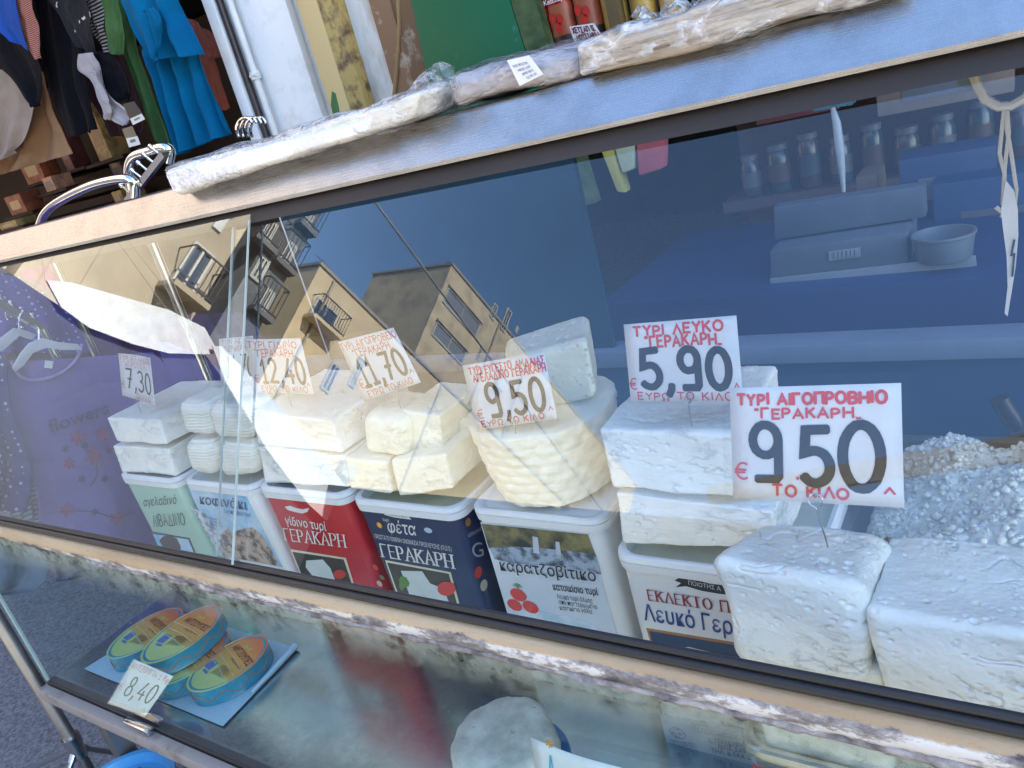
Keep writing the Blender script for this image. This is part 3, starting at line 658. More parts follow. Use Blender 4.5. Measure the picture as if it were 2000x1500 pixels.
# two sliding panes of the slanted front
def pane(name, xa, xb, off, m):
    a = GP+tv*.004-GN*off; L_ = (V((0, TOPY, TOPZ-.02))-V((0, .5, -.5))).length
    mb = MB(); q = [V((xa, a.y, a.z)), V((xb, a.y, a.z)), V((xb, a.y, a.z))+tv*L_, V((xa, a.y, a.z))+tv*L_]
    mb.quad(*q); return obj(name, mb, m, case, smooth=False)
pane('front_glass', -.980, XR-.02, .010, G_TOP); pane('front_glass', XL+.004, -.929, .000, G_TOP)
EDGEG = mat('glass_edge', (.40, .48, .46), .2, spec=.8)
for X, off in ((-.980, .010), (-.929, .0)):                      # bright polished pane edges
    a = GP-GN*off; mb = MB(); mb.slab([V((X-.0007, a.y, a.z)), V((X+.0007, a.y, a.z)), V((X+.0007, a.y, a.z))+tv*.487, V((X-.0007, a.y, a.z))+tv*.487], GN*.003); obj('pane_edge', mb, EDGEG, case)
# gaskets and worn rail
RAILW, rt, rb = _new('worn_rail')
co = _coord(rt, (.55, 1, 1)); tc = rt.nodes.new('ShaderNodeTexCoord'); sx = rt.nodes.new('ShaderNodeSeparateXYZ'); rt.links.new(tc.outputs['Object'], sx.inputs[0])
wn = _noise(rt, co, 26, 9, .72); wn2 = _noise(rt, _coord(rt, (.18, 1, 1)), 9, 4)
mr = rt.nodes.new('ShaderNodeMapRange'); mr.inputs[1].default_value = .945; mr.inputs[2].default_value = .983; rt.links.new(sx.outputs[2], mr.inputs[0])
hgt = _math(rt, 'ADD', mr.outputs[0], _math(rt, 'MULTIPLY', _math(rt, 'SUBTRACT', wn, .5), .7))
mrx = rt.nodes.new('ShaderNodeMapRange'); mrx.inputs[1].default_value = -1.0; mrx.inputs[2].default_value = 0.2; rt.links.new(sx.outputs[0], mrx.inputs[0])
hgt = _math(rt, 'SUBTRACT', hgt, _math(rt, 'MULTIPLY', mrx.outputs[0], .34))
tan = _mix(rt, _ramp(rt, _noise(rt, _coord(rt, (3, 40, 40)), 11, 6, .75), [(.60, (0, 0, 0)), (.70, (.8, .8, .8))]), _ramp(rt, wn2, [(.4, (.36, .24, .13)), (.6, (.48, .35, .21))]), (.16, .12, .09))
low = _ramp(rt, wn, [(.34, (.03, .028, .03)), (.42, (.15, .135, .14)), (.50, (.30, .28, .28)), (.55, (.66, .65, .64))])
f = _ramp(rt, hgt, [(.44, (0, 0, 0)), (.50, (1, 1, 1))])
rt.links.new(_mix(rt, f, low, tan), rb.inputs['Base Color']); rb.inputs['Roughness'].default_value = .5
_bump(rt, rb, wn, .9, .004)
def onF(p): return onY(p, .5)
def strip(name, pts, m, nx=180, rough=None, x0=XL, x1=XR, angle=45):
    mb = MB(); rows = []
    for i in range(nx+1):
        x = x0+(x1-x0)*i/nx; row = []
        for k, (y, z) in enumerate(pts):
            q = V((x, y, z))
            if rough:
                a = rough[k]*(noise.noise(V((x*23, k*2.2, 1)))+.6*noise.noise(V((x*71, k*3.1, 5)))+.4*noise.noise(V((x*160, k*5.1, 9))))
                q += V((0, -abs(a)*.8, a))
            row.append(q)
        rows.append(row)
    mb.grid(rows); mb.add(rows[0], [tuple(range(len(pts)))]); mb.add(rows[-1], [tuple(range(len(pts)))])
    return obj(name, mb, m, case, angle=angle)
for (dy, dz, r_) in ((.0055, -.5035, .0044), (.000, -.5110, .0050)):
    mb = MB(); mb.tube([(XL, .5+dy, dz), (XR, .5+dy, dz)], r_, 10); obj('gasket', mb, BLACK, case)
strip('front_rail', [(.515, -.514), (.502, -.5165), (.494, -.518), (.488, -.522), (.4865, -.530), (.489, -.541), (.493, -.548), (.515, -.550)], RAILW, 420, [0, .0, .0003, .0005, .0014, .0022, .0028, 0], angle=60)
SEAL = mat('old_sealant', (.36, .34, .35), .6, col2=(.10, .09, .10), vs=45, vr=(.36, .62), bump=.8, bs=90, bd=.004)
strip('sealant_bead', [(.505, -.546), (.4925, -.5465), (.4905, -.551), (.493, -.556), (.505, -.557)], SEAL, 520, [0, .002, .0035, .003, 0], x0=XL+.55, angle=80)
# lower vertical pane, its bevelled edge, bottom frame and steel tray
mb = MB(); mb.quad(V((XL+.002, .498, FZ+.004)), V((XR, .498, FZ+.004)), V((XR, .498, -.548)), V((XL+.002, .498, -.548))); obj('lower_glass', mb, G_LOW, case, smooth=False)
mb = MB(); mb.slab([V((XL, .4965, FZ)), V((XL, .5035, FZ)), V((XL, .5035, -.55)), V((XL, .4965, -.55))], V((.005, 0, 0))); obj('lower_glass_edge', mb, EDGEG, case)
mb = MB(); mb.box((XL-.005, .472, FZ-.034), (XR, .494, FZ-.004)); obj('bottom_frame', mb, mat('brown_painted_frame', (.30, .27, .25), .5, col2=(.16, .13, .11), vs=18, vr=(.3, .45), bump=.3, bs=60), case, bevel=.002)
mb = MB(); mb.box((XL, .4955, FZ-.030), (XR, .515, FZ+.0035)); obj('frame_gasket', mb, BLACK, case, bevel=.0015)
mb = MB(); mb.box((-1.545, .478, FZ-.0035), (-1.455, .4945, FZ+.010)); obj('glass_clip', mb, CHROME, case, bevel=.003)
mb = MB(); mb.box((XL, .516, FZ-.03), (XR, 1.35, FZ)); obj('floor_tray', mb, STEEL_F, case, smooth=False)
# left end glass and rear wall with sill and open sliding bay
mb = MB(); mb.add([V((XL, .515, FZ+.002)), V((XL, 1.34, FZ+.002)), V((XL, 1.34, -.03)), V((XL, .76, -.06)), V((XL, .515, -.50))], [(0, 1, 2, 3, 4)]); obj('end_glass', mb, G_END, case, smooth=False)
BLUEP = mat('blue_back_panel', (.018, .07, .15), .4, col2=(.014, .055, .12), vs=3)
mb = MB(); mb.box((XL, 1.352, FZ-.03), (XR, 1.37, -.58)); obj('rear_panel', mb, BLUEP, case, smooth=False)
mb = MB(); mb.box((XL, 1.335, -.576), (XR, 1.40, -.540)); obj('rear_sill', mb, mat('pale_blue_sill', (.13, .18, .26), .35), case, bevel=.003)
XD0 = onY((1150, 450), 1.36).x
TEALG = mat('dark_teal_door', (.003, .034, .060), .55, spec=.2, col2=(.002, .022, .042), vs=4)
mb = MB(); mb.box((XL+.30, 1.36, -.54), (XD0, 1.372, -.03)); obj('rear_door', mb, TEALG, case, smooth=False)
mb = MB(); mb.box((XL, 1.345, -.035), (XR, 1.385, -.006)); obj('rear_rail', mb, STEEL_D, case, smooth=False)
for x in (XL+.05, XR-.05):
    for y in (.55, 1.30):
        mb = MB(); mb.box((x-.02, y-.02, GZ), (x+.02, y+.02, FZ-.034 if y < .6 else FZ-.03)); obj('leg', mb, STEEL_D, case)

# ================================================================== TUBS
def tub(label, x0, x1, y0, zr, body, lidded=False, liquid=(.72, .72, .58), depth=.25, zb=FZ+.002, rimm=None):
    t = thing('cheese_tub', label, 'tub', ((x0+x1)/2, y0+depth/2, zb), 'tubs of cheese in the counter')
    y1 = y0+depth; tp = .003
    mb = MB(); mb.rrect([(x0+tp+.006, x1-tp-.006, y0+.018, y1-tp-.01, zb), (x0+tp+.003, x1-tp-.003, y0+.014, y1-tp-.006, zb+.008), (x0+.006, x1-.006, y0+.006, y1-.006, zr-.02)], .017, 6, True, False)
    obj('body', mb, body, t, angle=50)
    mb = MB(); mb.rrect([(x0+.005, x1-.005, y0+.005, y1-.005, zr-.026), (x0, x1, y0, y1, zr-.024), (x0-.001, x1+.001, y0-.001, y1+.001, zr-.012), (x0+.002, x1-.002, y0+.002, y1-.002, zr-.011), (x0-.001, x1+.001, y0-.001, y1+.001, zr-.009), (x0, x1, y0, y1, zr-.002), (x0+.003, x1-.003, y0+.003, y1-.003, zr), (x0+.009, x1-.009, y0+.009, y1-.009, zr-.001)] + ([(x0+.014, x1-.014, y0+.014, y1-.014, zr-.006)] if lidded else [(x0+.012, x1-.012, y0+.012, y1-.012, zr-.03)]), .028, 7, False, lidded)
    obj('lid' if lidded else 'rim', mb, rimm or WPLAS, t, angle=35)
    if not lidded:
        mb = MB(); mb.rrect([(x0+.011, x1-.011, y0+.011, y1-.011, zr-.017), (x0+.0115, x1-.0115, y0+.0115, y1-.0115, zr-.018)], .020, 6); obj('brine', mb, mat('brine_%d' % int(liquid[2]*100), liquid, .12, coat=.3), t)
    sh = dict(y=y0+.0062, y0=y0)
    return t
def face(px, Y, o=0.0):      # point on a tub's front (body leans back slightly towards the floor)
    p = onY(px, Y+.0065); k = max(0, min(1, (-.62-p.z)/.35)); return onY(px, Y+.0062+.008*k-o)
def lab(name, t, pxs, Y, m, o=.001, parent=None):
    pts = [face(p, Y, o) for p in pxs]; mb = MB(); mb.prism(pts, V((0, .0006, 0))); return obj(name, mb, m, parent or t, smooth=False)
NY = V((0, -1, 0))
def ftext(mb, s, a, b_, c, Y, o=.0016, **k): return font_text(mb, s, face(a, Y, o), face(b_, Y, o), face(c, Y, o), NY, h=0, **k)
def blob(c, rx, ry, Y, n=14, jag=0, seed=0, rot=0):
    random.seed(seed); o = []
    for i in range(n):
        a = 2*math.pi*i/n; k = 1+random.uniform(-jag, jag); x, y = rx*k*math.cos(a), ry*k*math.sin(a)
        o.append((c[0]+x*math.cos(rot)-y*math.sin(rot), c[1]+x*math.sin(rot)+y*math.cos(rot)))
    return o
def circle3(px, Y, r, sx=1, sz=1, n=18, o=.0018):
    c = face(px, Y, o); return [c+V((r*sx*math.cos(2*math.pi*i/n), 0, r*sz*math.sin(2*math.pi*i/n))) for i in range(n)]
def disc(name, t, px, Y, r, m, sx=1, sz=1, o=.0018):
    mb = MB(); mb.prism(circle3(px, Y, r, sx, sz, o=o), V((0, .0004, 0))); return obj(name, mb, m, t, smooth=False)
def serif_line(mb, s, a, b_, c, Y, wd, o=.0015, contrast=.35, serif=1.1, jit=0.0):
    pl, pr_, pt = face(a, Y, o), face(b_, Y, o), face(c, Y, o)
    sh = Sheet(pt, pt+(pr_-pl), pr_, pl); return strokes(mb, sh, s, 0, 0, 1, 1, wd, jit, contrast=contrast, serif=serif, h=.0002)
YT = .823
MINT = mat('mint_plastic', (.40, .60, .50), .35, col2=(.36, .56, .46), vs=4)
t1 = tub('mint green tub with two white cheese blocks on it, leftmost of the tub row', -1.86, -1.617, YT, -.606, MINT)
t2 = tub('white tub with a blue cow picture label under four ridged basket cheeses', -1.588, -1.338, YT, -.603, WPLAS)
t3 = tub('bright red tub between the blue cow tub and the navy feta tub', -1.325, -1.068, YT, -.600, REDP, liquid=(.70, .69, .60))
t4 = tub('navy blue feta tub brimming with brine and cut cheese', -1.055, -.802, YT, -.606, NAVY, liquid=(.68, .66, .46))
t5 = tub('white lidded tub with tomato picture label under the basket cheese', -.775, -.528, YT, -.598, WPLAS, lidded=True)
t6 = tub('white tub with red and blue lettering under two big stacked cheese slabs', -.492, -.222, .771, -.615, WPLAS)
TINS = mat('silver_tin_rim', (.62, .60, .55), .25, 1)
t7 = tub('red tin with silver rim under the front cheese blocks, nearest the camera', -.275, .06, .585, -.702, REDP, depth=.17, rimm=TINS)

# label of tub 1: hand lettering and framed picture
GINK = mat('dark_green_ink', (.03, .09, .07), .5)
mb = MB(); ftext(mb, 'αγελαδινό', (281, 989), (345, 984), (279, 973), YT, shear=.15)
serif_line(mb, 'ΛΙΒΑΔΙΝΟ', (301, 1028), (362, 1026), (296, 1006), YT, .0030, contrast=1, serif=0, jit=.05); obj('lettering', mb, GINK, t1, smooth=False)
lb = lab('picture_frame', t1, [(295, 1038), (370, 1051), (388, 1095), (312, 1080)], YT, GINK)
lab('picture', t1, [(299, 1043), (367, 1054), (384, 1093), (314, 1078)], YT, SKYP, o=.0018, parent=lb)
lab('cow_picture', t1, [(311, 1056), (318, 1048), (330, 1046), (345, 1052), (352, 1066), (353, 1085), (325, 1080)], YT, mat('cow_dark', (.03, .025, .03), .5), o=.0024, parent=lb)
# label of tub 2
lb = lab('label', t2, [(366, 948), (477, 962), (552, 1108), (428, 1085)], YT, SKYP)
MTN = mat('snow_print', (.62, .68, .74), .4, col2=(.16, .22, .30), vs=60, vr=(.4, .6))
COWP = mat('cow_print', (.46, .36, .28), .5, col2=(.07, .05, .045), vs=45, vr=(.42, .55))
lab('picture', t2, [(372, 990), (400, 1003), (425, 1035), (445, 1045), (470, 1098), (430, 1086)], YT, MTN, o=.0016, parent=lb)
lab('cow_picture', t2, [(430, 1048), (445, 1030), (452, 1042), (470, 1034), (492, 1030), (510, 1044), (528, 1072), (545, 1106), (436, 1086)], YT, COWP, o=.0020, parent=lb)
mb = MB(); ftext(mb, 'κοφινάκι', (391, 984), (483, 996), (389, 966), YT, o=.0026, bold=.010); obj('lettering', mb, mat('blue_ink', (.02, .05, .16), .4), lb, smooth=False)
mb = MB(); ftext(mb, 'αιγοπρόβειο τυρί', (438, 1002), (490, 1010), (437, 994), YT, o=.0026)
for k in range(3): ftext(mb, 'λευκό τυρί άλμης', (406+k*2, 1013+k*6), (432+k*2, 1018+k*6), (406+k*2, 1009+k*6), YT, o=.0026)
obj('lettering', mb, mat('blue_ink', (.02, .05, .16), .4), lb, smooth=False)
# label of tub 3
WPRINT = mat('white_print', (.78, .76, .74), .45)
mb = MB(); ftext(mb, 'γίδινο τυρί', (558, 1024), (638, 1037), (555, 1008), YT, bold=.012)
serif_line(mb, 'ΓΕΡΑΚΑΡΗ', (558, 1055), (675, 1069), (553, 1032), YT, .0046); obj('lettering', mb, WPRINT, t3, smooth=False)
lab('banner', t3, [(556, 990), (566, 988), (580, 993), (592, 995), (604, 992), (600, 1000), (590, 1003), (576, 1000), (562, 996)], YT, WPRINT)
lb = lab('picture_frame', t3, [(567, 1073), (675, 1090), (694, 1150), (588, 1128)], YT, mat('cream_print', (.75, .70, .52), .45))
lab('picture', t3, [(571, 1078), (671, 1093), (688, 1145), (590, 1125)], YT, mat('black_print', (.035, .03, .028), .4), o=.0016, parent=lb)
CHP = mat('cheese_print', (.62, .70, .70), .5)
lab('cheese_picture', t3, [(598, 1095), (630, 1093), (645, 1110), (655, 1135), (612, 1127), (597, 1108)], YT, CHP, o=.0021, parent=lb)
lab('tomato_picture', t3, blob((663, 1122), 12, 9, YT), YT, TOM, o=.0021, parent=lb)
# label of tub 4
mb = MB(); ftext(mb, 'φέτα', (758, 1039), (813, 1046), (755, 1016), YT, bold=.010)
ftext(mb, 'τυρί', (747, 1017), (760, 1019), (746, 1011), YT)
ftext(mb, 'ΠΡΟΣΤΑΤΕΥΟΜΕΝΗ ΟΝΟΜΑΣΙΑ ΠΡΟΕΛΕΥΣΗΣ (Π.Ο.Π.)', (732, 1051), (882, 1077), (731, 1043), YT)
serif_line(mb, 'ΓΕΡΑΚΑΡΗ', (748, 1087), (886, 1110), (742, 1062), YT, .0050); obj('lettering', mb, WPRINT, t4, smooth=False)
bn = lab('banner', t4, [(756, 997), (762, 998), (776, 1001), (790, 1003), (802, 1003), (798, 1009), (803, 1015), (788, 1013), (772, 1011), (760, 1008), (750, 1005), (756, 1001)], YT, WPRINT)
mb = MB(); ftext(mb, "ΠΟΙΟΤΗΣ Α΄", (759, 1006), (797, 1011), (759, 999), YT, o=.0017); obj('lettering', mb, NAVY, bn, smooth=False)
sl = disc('quality_seal', t4, (741, 1026), YT, .0065, ORANGE); disc('seal_centre', sl, (741, 1026), YT, .0035, mat('seal_yellow', (.8, .55, .05), .4), o=.0023)
disc('oval_mark', t4, (836, 1036), YT, .0075, mat('pale_blue_print', (.45, .55, .68), .4), 1.2, .75)
lb = lab('picture_frame', t4, [(752, 1094), (880, 1118), (900, 1190), (776, 1165)], YT, mat('cream_print', (.75, .70, .52), .45))
lab('picture', t4, [(756, 1099), (876, 1121), (894, 1186), (778, 1161)], YT, mat('black_print', (.035, .03, .028), .4), o=.0016, parent=lb)
lab('cheese_picture', t4, [(783, 1115), (824, 1116), (840, 1140), (866, 1150), (878, 1180), (800, 1163)], YT, CHP, o=.0021, parent=lb)
lab('tomato_picture', t4, blob((872, 1150), 18, 14, YT), YT, TOM, o=.0025, parent=lb)
lab('leaf_picture', t4, blob((788, 1138), 9, 14, YT, jag=.3, seed=2), YT, LEAFP, o=.0025, parent=lb)
for i, (px, r_, m_) in enumerate((((733, 1108), .007, TOM), ((746, 1128), .006, mat('olive_print', (.12, .13, .05), .4)), ((741, 1140), .007, mat('onion_print', (.55, .48, .40), .4)))):
    disc('vegetable_picture', t4, px, YT, r_, m_)
# side of tub 4 with its own print
XS = -.802-.0055
def side(px, o=.001): return onX(px, XS+o)
mb = MB(); p0 = [side((924, 1090)), side((945, 1085)), side((920, 1062))]; font_text(mb, 'G', p0[0], p0[1], p0[2], V((1, 0, 0)), h=.0005)
p0 = [side((914, 1050)), side((940, 1036)), side((913, 1043))]; font_text(mb, 'GENUINE', p0[0], p0[1], p0[2], V((1, 0, 0)), h=.0005); obj('side_lettering', mb, mat('pale_print', (.42, .42, .48), .5), t4, smooth=False)
for px, r_, m_ in (((914, 1020), .007, mat('ochre_print', (.35, .16, .04), .4)), ((934, 1118), .010, TOM), ((945, 1143), .010, mat('onion_print', (.55, .48, .40), .4))):
    c = side(px); mb = MB(); mb.prism([c+V((0, r_*math.cos(a*.35), r_*math.sin(a*.35))) for a in range(18)], V((.0006, 0, 0))); obj('side_picture', mb, m_, t4, smooth=False)
# label of tub 5
lb = lab('label', t5, [(938, 1020), (1150, 1042), (1212, 1262), (993, 1205)], YT, mat('label_sky_white', (.66, .70, .75), .35, col2=(.50, .58, .68), vs=7))
FOREST = mat('waterfall_print', (.22, .19, .08), .4, col2=(.02, .025, .025), vs=30, vr=(.38, .62))
lab('waterfall_picture', t5, [(940, 1023), (1148, 1044), (1163, 1085), (1080, 1075), (1010, 1070), (955, 1072)], YT, FOREST, o=.0014, parent=lb)
STONES = mat('stream_print', (.34, .42, .52), .4, col2=(.06, .08, .11), vs=48, vr=(.42, .56))
lab('stream_picture', t5, [(955, 1070), (1010, 1068), (1080, 1073), (1163, 1083), (1174, 1122), (1110, 1108), (1060, 1104), (1000, 1100), (966, 1092)], YT, STONES, o=.0017, parent=lb)
for q in ([(1040, 1048), (1050, 1050), (1054, 1082), (1042, 1080)], [(1085, 1058), (1092, 1059), (1096, 1084), (1086, 1083)]): lab('water_picture', t5, q, YT, mat('water_print', (.55, .62, .72), .4), o=.0020, parent=lb)
mb = MB(); ftext(mb, 'καρατζοβίτικο', (976, 1115), (1167, 1137), (972, 1093), YT, o=.0026, bold=.035); obj('lettering_outline', mb, mat('pale_outline', (.72, .76, .80), .4), lb, smooth=False)
mb = MB(); ftext(mb, 'καρατζοβίτικο', (978, 1114), (1165, 1136), (974, 1093), YT, o=.0031, bold=.010)
ftext(mb, 'κατσικίσιο τυρί', (1081, 1152), (1169, 1163), (1078, 1139), YT, o=.0024, bold=.02)
for k, (s_, a, b_) in enumerate((('Λευκό τυρί άλμης', (1088, 1169), (1158, 1178)), ('από παστεριωμένο', (1092, 1180), (1167, 1190)), ('κατσικίσιο γάλα', (1094, 1191), (1157, 1199)))): ftext(mb, s_, a, b_, (a[0]-2, a[1]-9), YT, o=.0024)
obj('lettering', mb, mat('black_ink_print', (.02, .025, .03), .45), lb, smooth=False)
for c_, r_ in (((1012, 1162), .0140), ((1005, 1182), .0130), ((1036, 1186), .0135)): disc('tomato_picture', t5, c_, YT, r_, TOM, 1.15, .95, o=.0022+.0003*(r_*1000-13))
mb = MB(); c = face((1012, 1149), YT, .0030)
for k in range(5): a = .5+k*.55; mb.prism([c, c+V((.010*math.cos(a)-.0018, 0, .010*math.sin(a))), c+V((.010*math.cos(a)+.0018, 0, .010*math.sin(a)))], V((0, .0003, 0)))
obj('stalk_picture', mb, LEAFP, lb, smooth=False)
lab('cloth_picture', t5, [(1000, 1192), (1040, 1190), (1080, 1200), (1120, 1206), (1160, 1222), (1195, 1250), (1208, 1262), (1000, 1207)], YT, mat('muslin_print', (.42, .55, .66), .45, col2=(.62, .72, .80), vs=25), o=.0019, parent=lb)
# label of tub 6
Y6 = .771
mb = MB(); serif_line(mb, 'ΕΚΛΕΚΤΟ Π', (1268, 1172), (1424, 1196), (1264, 1152), Y6, .0030, serif=1.2); obj('red_lettering', mb, mat('wine_print', (.32, .03, .035), .45), t6, smooth=False)
mb = MB(); ftext(mb, 'Λευκό Γερ', (1259, 1211), (1432, 1240), (1254, 1180), Y6, bold=.010); obj('blue_lettering', mb, mat('royal_print', (.02, .05, .25), .45), t6, smooth=False)
bn = lab('banner', t6, [(1318, 1134), (1330, 1126), (1350, 1131), (1385, 1140), (1415, 1144), (1428, 1140), (1420, 1152), (1428, 1162), (1405, 1160), (1370, 1154), (1340, 1145), (1320, 1147), (1330, 1139)], Y6, mat('black_ink_print', (.02, .025, .03), .45))
mb = MB(); ftext(mb, 'ΠΟΙΟΤΗΣ Α', (1345, 1142), (1408, 1154), (1344, 1134), Y6, o=.0018); obj('lettering', mb, WPRINT, bn, smooth=False)
lb = lab('picture_frame', t6, [(1262, 1227), (1440, 1256), (1462, 1312), (1278, 1280)], Y6, mat('bronze_print', (.40, .18, .06), .45))
lab('picture', t6, [(1268, 1233), (1440, 1262), (1460, 1312), (1280, 1276)], Y6, mat('blue_black_print', (.02, .04, .09), .4), o=.0016, parent=lb)
lab('cheese_picture', t6, [(1322, 1266), (1345, 1264), (1395, 1276), (1425, 1300), (1436, 1312), (1330, 1288)], Y6, CHP, o=.0021, parent=lb)
lb = lab('lower_label', t6, [(1288, 1395), (1480, 1428), (1488, 1505), (1322, 1478), (1306, 1465)], Y6, mat('pale_blue_label', (.40, .52, .60), .35))
mb = MB(); TX = lambda s_, a, b_, c_: ftext(mb, s_, a, b_, c_, Y6, o=.0018)
TX('Δ. ΓΕΡΑΚΑΡΗΣ & ΥΙΟΣ', (1384, 1450), (1500, 1470), (1382, 1441)); TX('ΒΙΠΕ ΣΑΡΙΔΑΣ', (1404, 1462), (1490, 1477), (1402, 1454)); TX('ΤΗΛ. & FAX 23840', (1390, 1470), (1492, 1490), (1388, 1461))
TX('GR', (1317, 1426), (1328, 1428), (1316, 1420)); TX('38.146', (1312, 1434), (1332, 1437), (1311, 1428)); TX('EU', (1319, 1442), (1328, 1443), (1318, 1436))
for k in range(4): TX('ΛΗΞΗ 18 ΜΗΝΕΣ ΜΕΤΑ', (1308+k*3, 1448+k*6), (1358+k*3, 1456+k*6), (1307+k*3, 1444+k*6))
for k in range(3): TX('Συσκευάζεται σε λευκή άλμη', (1352+k*6, 1416+k*7), (1440+k*4, 1432+k*7), (1351+k*6, 1411+k*7))
e_ = [face((1323, 1432), Y6, .0018)+V((.0125*math.cos(2*math.pi*i/24), 0, .0105*math.sin(2*math.pi*i/24))) for i in range(24)]; mb.tube(e_, .0005, 4, closed=True)
obj('lettering', mb, mat('royal_print', (.02, .05, .25), .45), lb, smooth=False)

# ================================================================== CHEESES
CHG = 'cheeses on the tubs'
def block(label, tl, tr, br, bl, Y, depth, m, group='cheese blocks stacked on the tubs', seed=1, N=34, rad=.14, lump=.004, fine=.0012, pit=.0015, taper=0, drop=0, lean=0, name='cheese_block', ridge=None, cat='cheese'):
    return single(name, label, cat, solid(c8px(tl, tr, br, bl, Y, depth, taper, drop, lean), N, rad, lump, 14, pit, fine, seed, ridge), m, group, angle=180)
block('lower white cheese block on the mint green tub', (220, 871), (328, 876), (344, 930), (238, 922), .838, .19, CH_W, seed=2, rad=.055, lean=.004)
block('upper white cheese block with the 7.30 card, on the mint green tub', (208, 816), (310, 819), (327, 869), (229, 863), .835, .21, CH_W, seed=3, rad=.055, lean=.004)
g = 'ridged basket cheeses on the cow tub'
RDG = (.0012, 900)
block('lower left ridged basket cheese on the cow picture tub', (352, 862), (412, 868), (420, 935), (370, 925), .838, .10, CH_B, g, 4, 30, .3, .003, .0006, 0, ridge=RDG, name='basket_cheese')
block('lower right ridged basket cheese on the cow picture tub', (416, 866), (497, 866), (500, 930), (428, 938), .838, .11, CH_B, g, 5, 30, .3, .003, .0006, 0, ridge=RDG, name='basket_cheese')
block('upper left ridged basket cheese on the cow picture tub', (338, 784), (402, 792), (410, 856), (358, 852), .838, .10, CH_B, g, 6, 30, .3, .004, .0006, 0, ridge=RDG, name='basket_cheese')
block('upper right ridged basket cheese on the cow picture tub', (398, 792), (490, 790), (492, 862), (416, 860), .838, .12, CH_B, g, 7, 30, .3, .004, .0006, 0, ridge=RDG, name='basket_cheese')
block('lower wide cheese block in the red tub', (500, 872), (672, 890), (684, 952), (518, 944), .842, .19, CH_W, seed=8, rad=.08)
block('upper wide cheese block with the 12.40 card, on the red tub', (489, 802), (648, 822), (668, 886), (502, 868), .840, .21, CH_W, seed=9, rad=.07, N=40)
g = 'cut cheese pieces in the navy tub'
block('small front left cheese cube low in the navy feta tub', (668, 893), (752, 902), (765, 968), (684, 956), .838, .09, CH_Y, g, 10, rad=.09)
block('front right cheese piece low in the navy feta tub', (762, 898), (868, 886), (884, 955), (778, 972), .842, .14, CH_Y, g, 11, rad=.07)
block('rounded cheese piece on top in the navy feta tub, left of its neighbour', (702, 806), (786, 822), (790, 905), (705, 890), .85, .12, CH_Y, g, 12, rad=.28, lump=.006)
block('square cut cheese piece with holes on top in the navy feta tub', (780, 800), (858, 812), (866, 886), (786, 892), .875, .12, CH_Y, g, 13, rad=.06, N=50, pit=.0022)
block('rear cheese piece in the navy feta tub beside the basket cheese', (868, 828), (925, 815), (940, 905), (884, 912), .93, .12, CH_Y, g, 14, rad=.09)
# big basket cheese (tapered, with basket weave bumps) and the cut half on top
zb_, zt_ = -.597, -.452
cb = onZ((1083, 975), zb_); cb = V((-.652, .925, zb_))
WV = MB(); n_, m_ = 220, 70; prof = []
for i in range(m_+1):
    k = i/m_; r_ = .094+.027*k**.8
    if k < .08: r_ -= .018*(1-k/.08)**2
    if k > .94: r_ -= .014*((k-.94)/.06)**2
    prof.append((r_, (zt_-zb_)*k))
for i, (r_, z) in enumerate(prof):
    for j in range(n_):
        a = 2*math.pi*j/n_; p = V((math.cos(a), math.sin(a), 0))
        row_ = math.floor(z/.017); fz = z/.017-row_; fa = a*18/(2*math.pi)+.5*(row_ % 2)+.15*noise.noise(V((a*3, z*40, 1))); wv = (.5+.5*math.cos(2*math.pi*fa))**.7*math.sin(math.pi*fz)**.8; d = .0027*wv+.0045*noise.noise(p*1.8+V((0, 0, z*9)))+.0007*noise.noise(V((a*18, z*220, 2)))+.0003*math.sin(z*1900)
        fl = 1 if .05 < i/m_ < .97 else .3
        WV.v.append(cb+p*(r_+d*fl)+V((0, 0, z+.006*noise.noise(p*2+V((5, 0, 0)))*(i/m_))))
for i in range(m_):
    for j in range(n_): WV.f.append((i*n_+j, i*n_+(j+1) % n_, (i+1)*n_+(j+1) % n_, (i+1)*n_+j))
for q in (0, m_):
    c_ = cb+V((0, 0, prof[q][1]+(.002 if q else 0))); WV.v.append(c_); ci = len(WV.v)-1
    for j in range(n_): WV.f.append((ci, q*n_+j, q*n_+(j+1) % n_) if q else (ci, (j+1) % n_+q*n_, j+q*n_))
single('basket_cheese', 'large tapered basket weave cheese on the white lidded tomato tub', 'cheese', WV, mat_cheese('basket_weave_cheese', (.86, .82, .68), (.82, .77, .62), pit=0, crack=.2), 'ridged basket cheeses on the cow tub' if 0 else None, angle=180)
def yc(px, Y): return onY(px, Y)
c8 = [yc((1010, 822), .905), yc((1168, 778), .905), yc((1147, 660), .915), yc((985, 702), .915)]
dv = V((-.055, .115, 0)); c8 += [p+dv for p in c8]
c8[4] += V((-.02, 0, 0)); c8[7] += V((-.02, 0, -.008))
single('cheese_block', 'cut cheese half with holes on top of the big basket cheese', 'cheese', solid(c8, 56, .14, .004, 12, .0026, .0008, 21), CH_H, 'cheese blocks stacked on the tubs', angle=180)
block('lower big white cheese slab in the red and blue lettered tub', (1200, 962), (1512, 1000), (1528, 1075), (1218, 1060), .788, .17, CH_W, seed=15, N=72, rad=.055, lump=.004, pit=.0024)
block('upper big white cheese slab carrying the 5.90 card', (1168, 838), (1436, 848), (1452, 974), (1197, 954), .784, .20, CH_W, seed=16, N=72, rad=.06, lump=.005, pit=.0024, lean=.012)
g = 'big cheese blocks at the front'
SL = [onY((1462, 1296), .600), onY((1728, 1345), .600), onY((1724, 1310), .602), onY((1460, 1270), .602)]
SL[0].z -= .12; SL[1].z -= .12
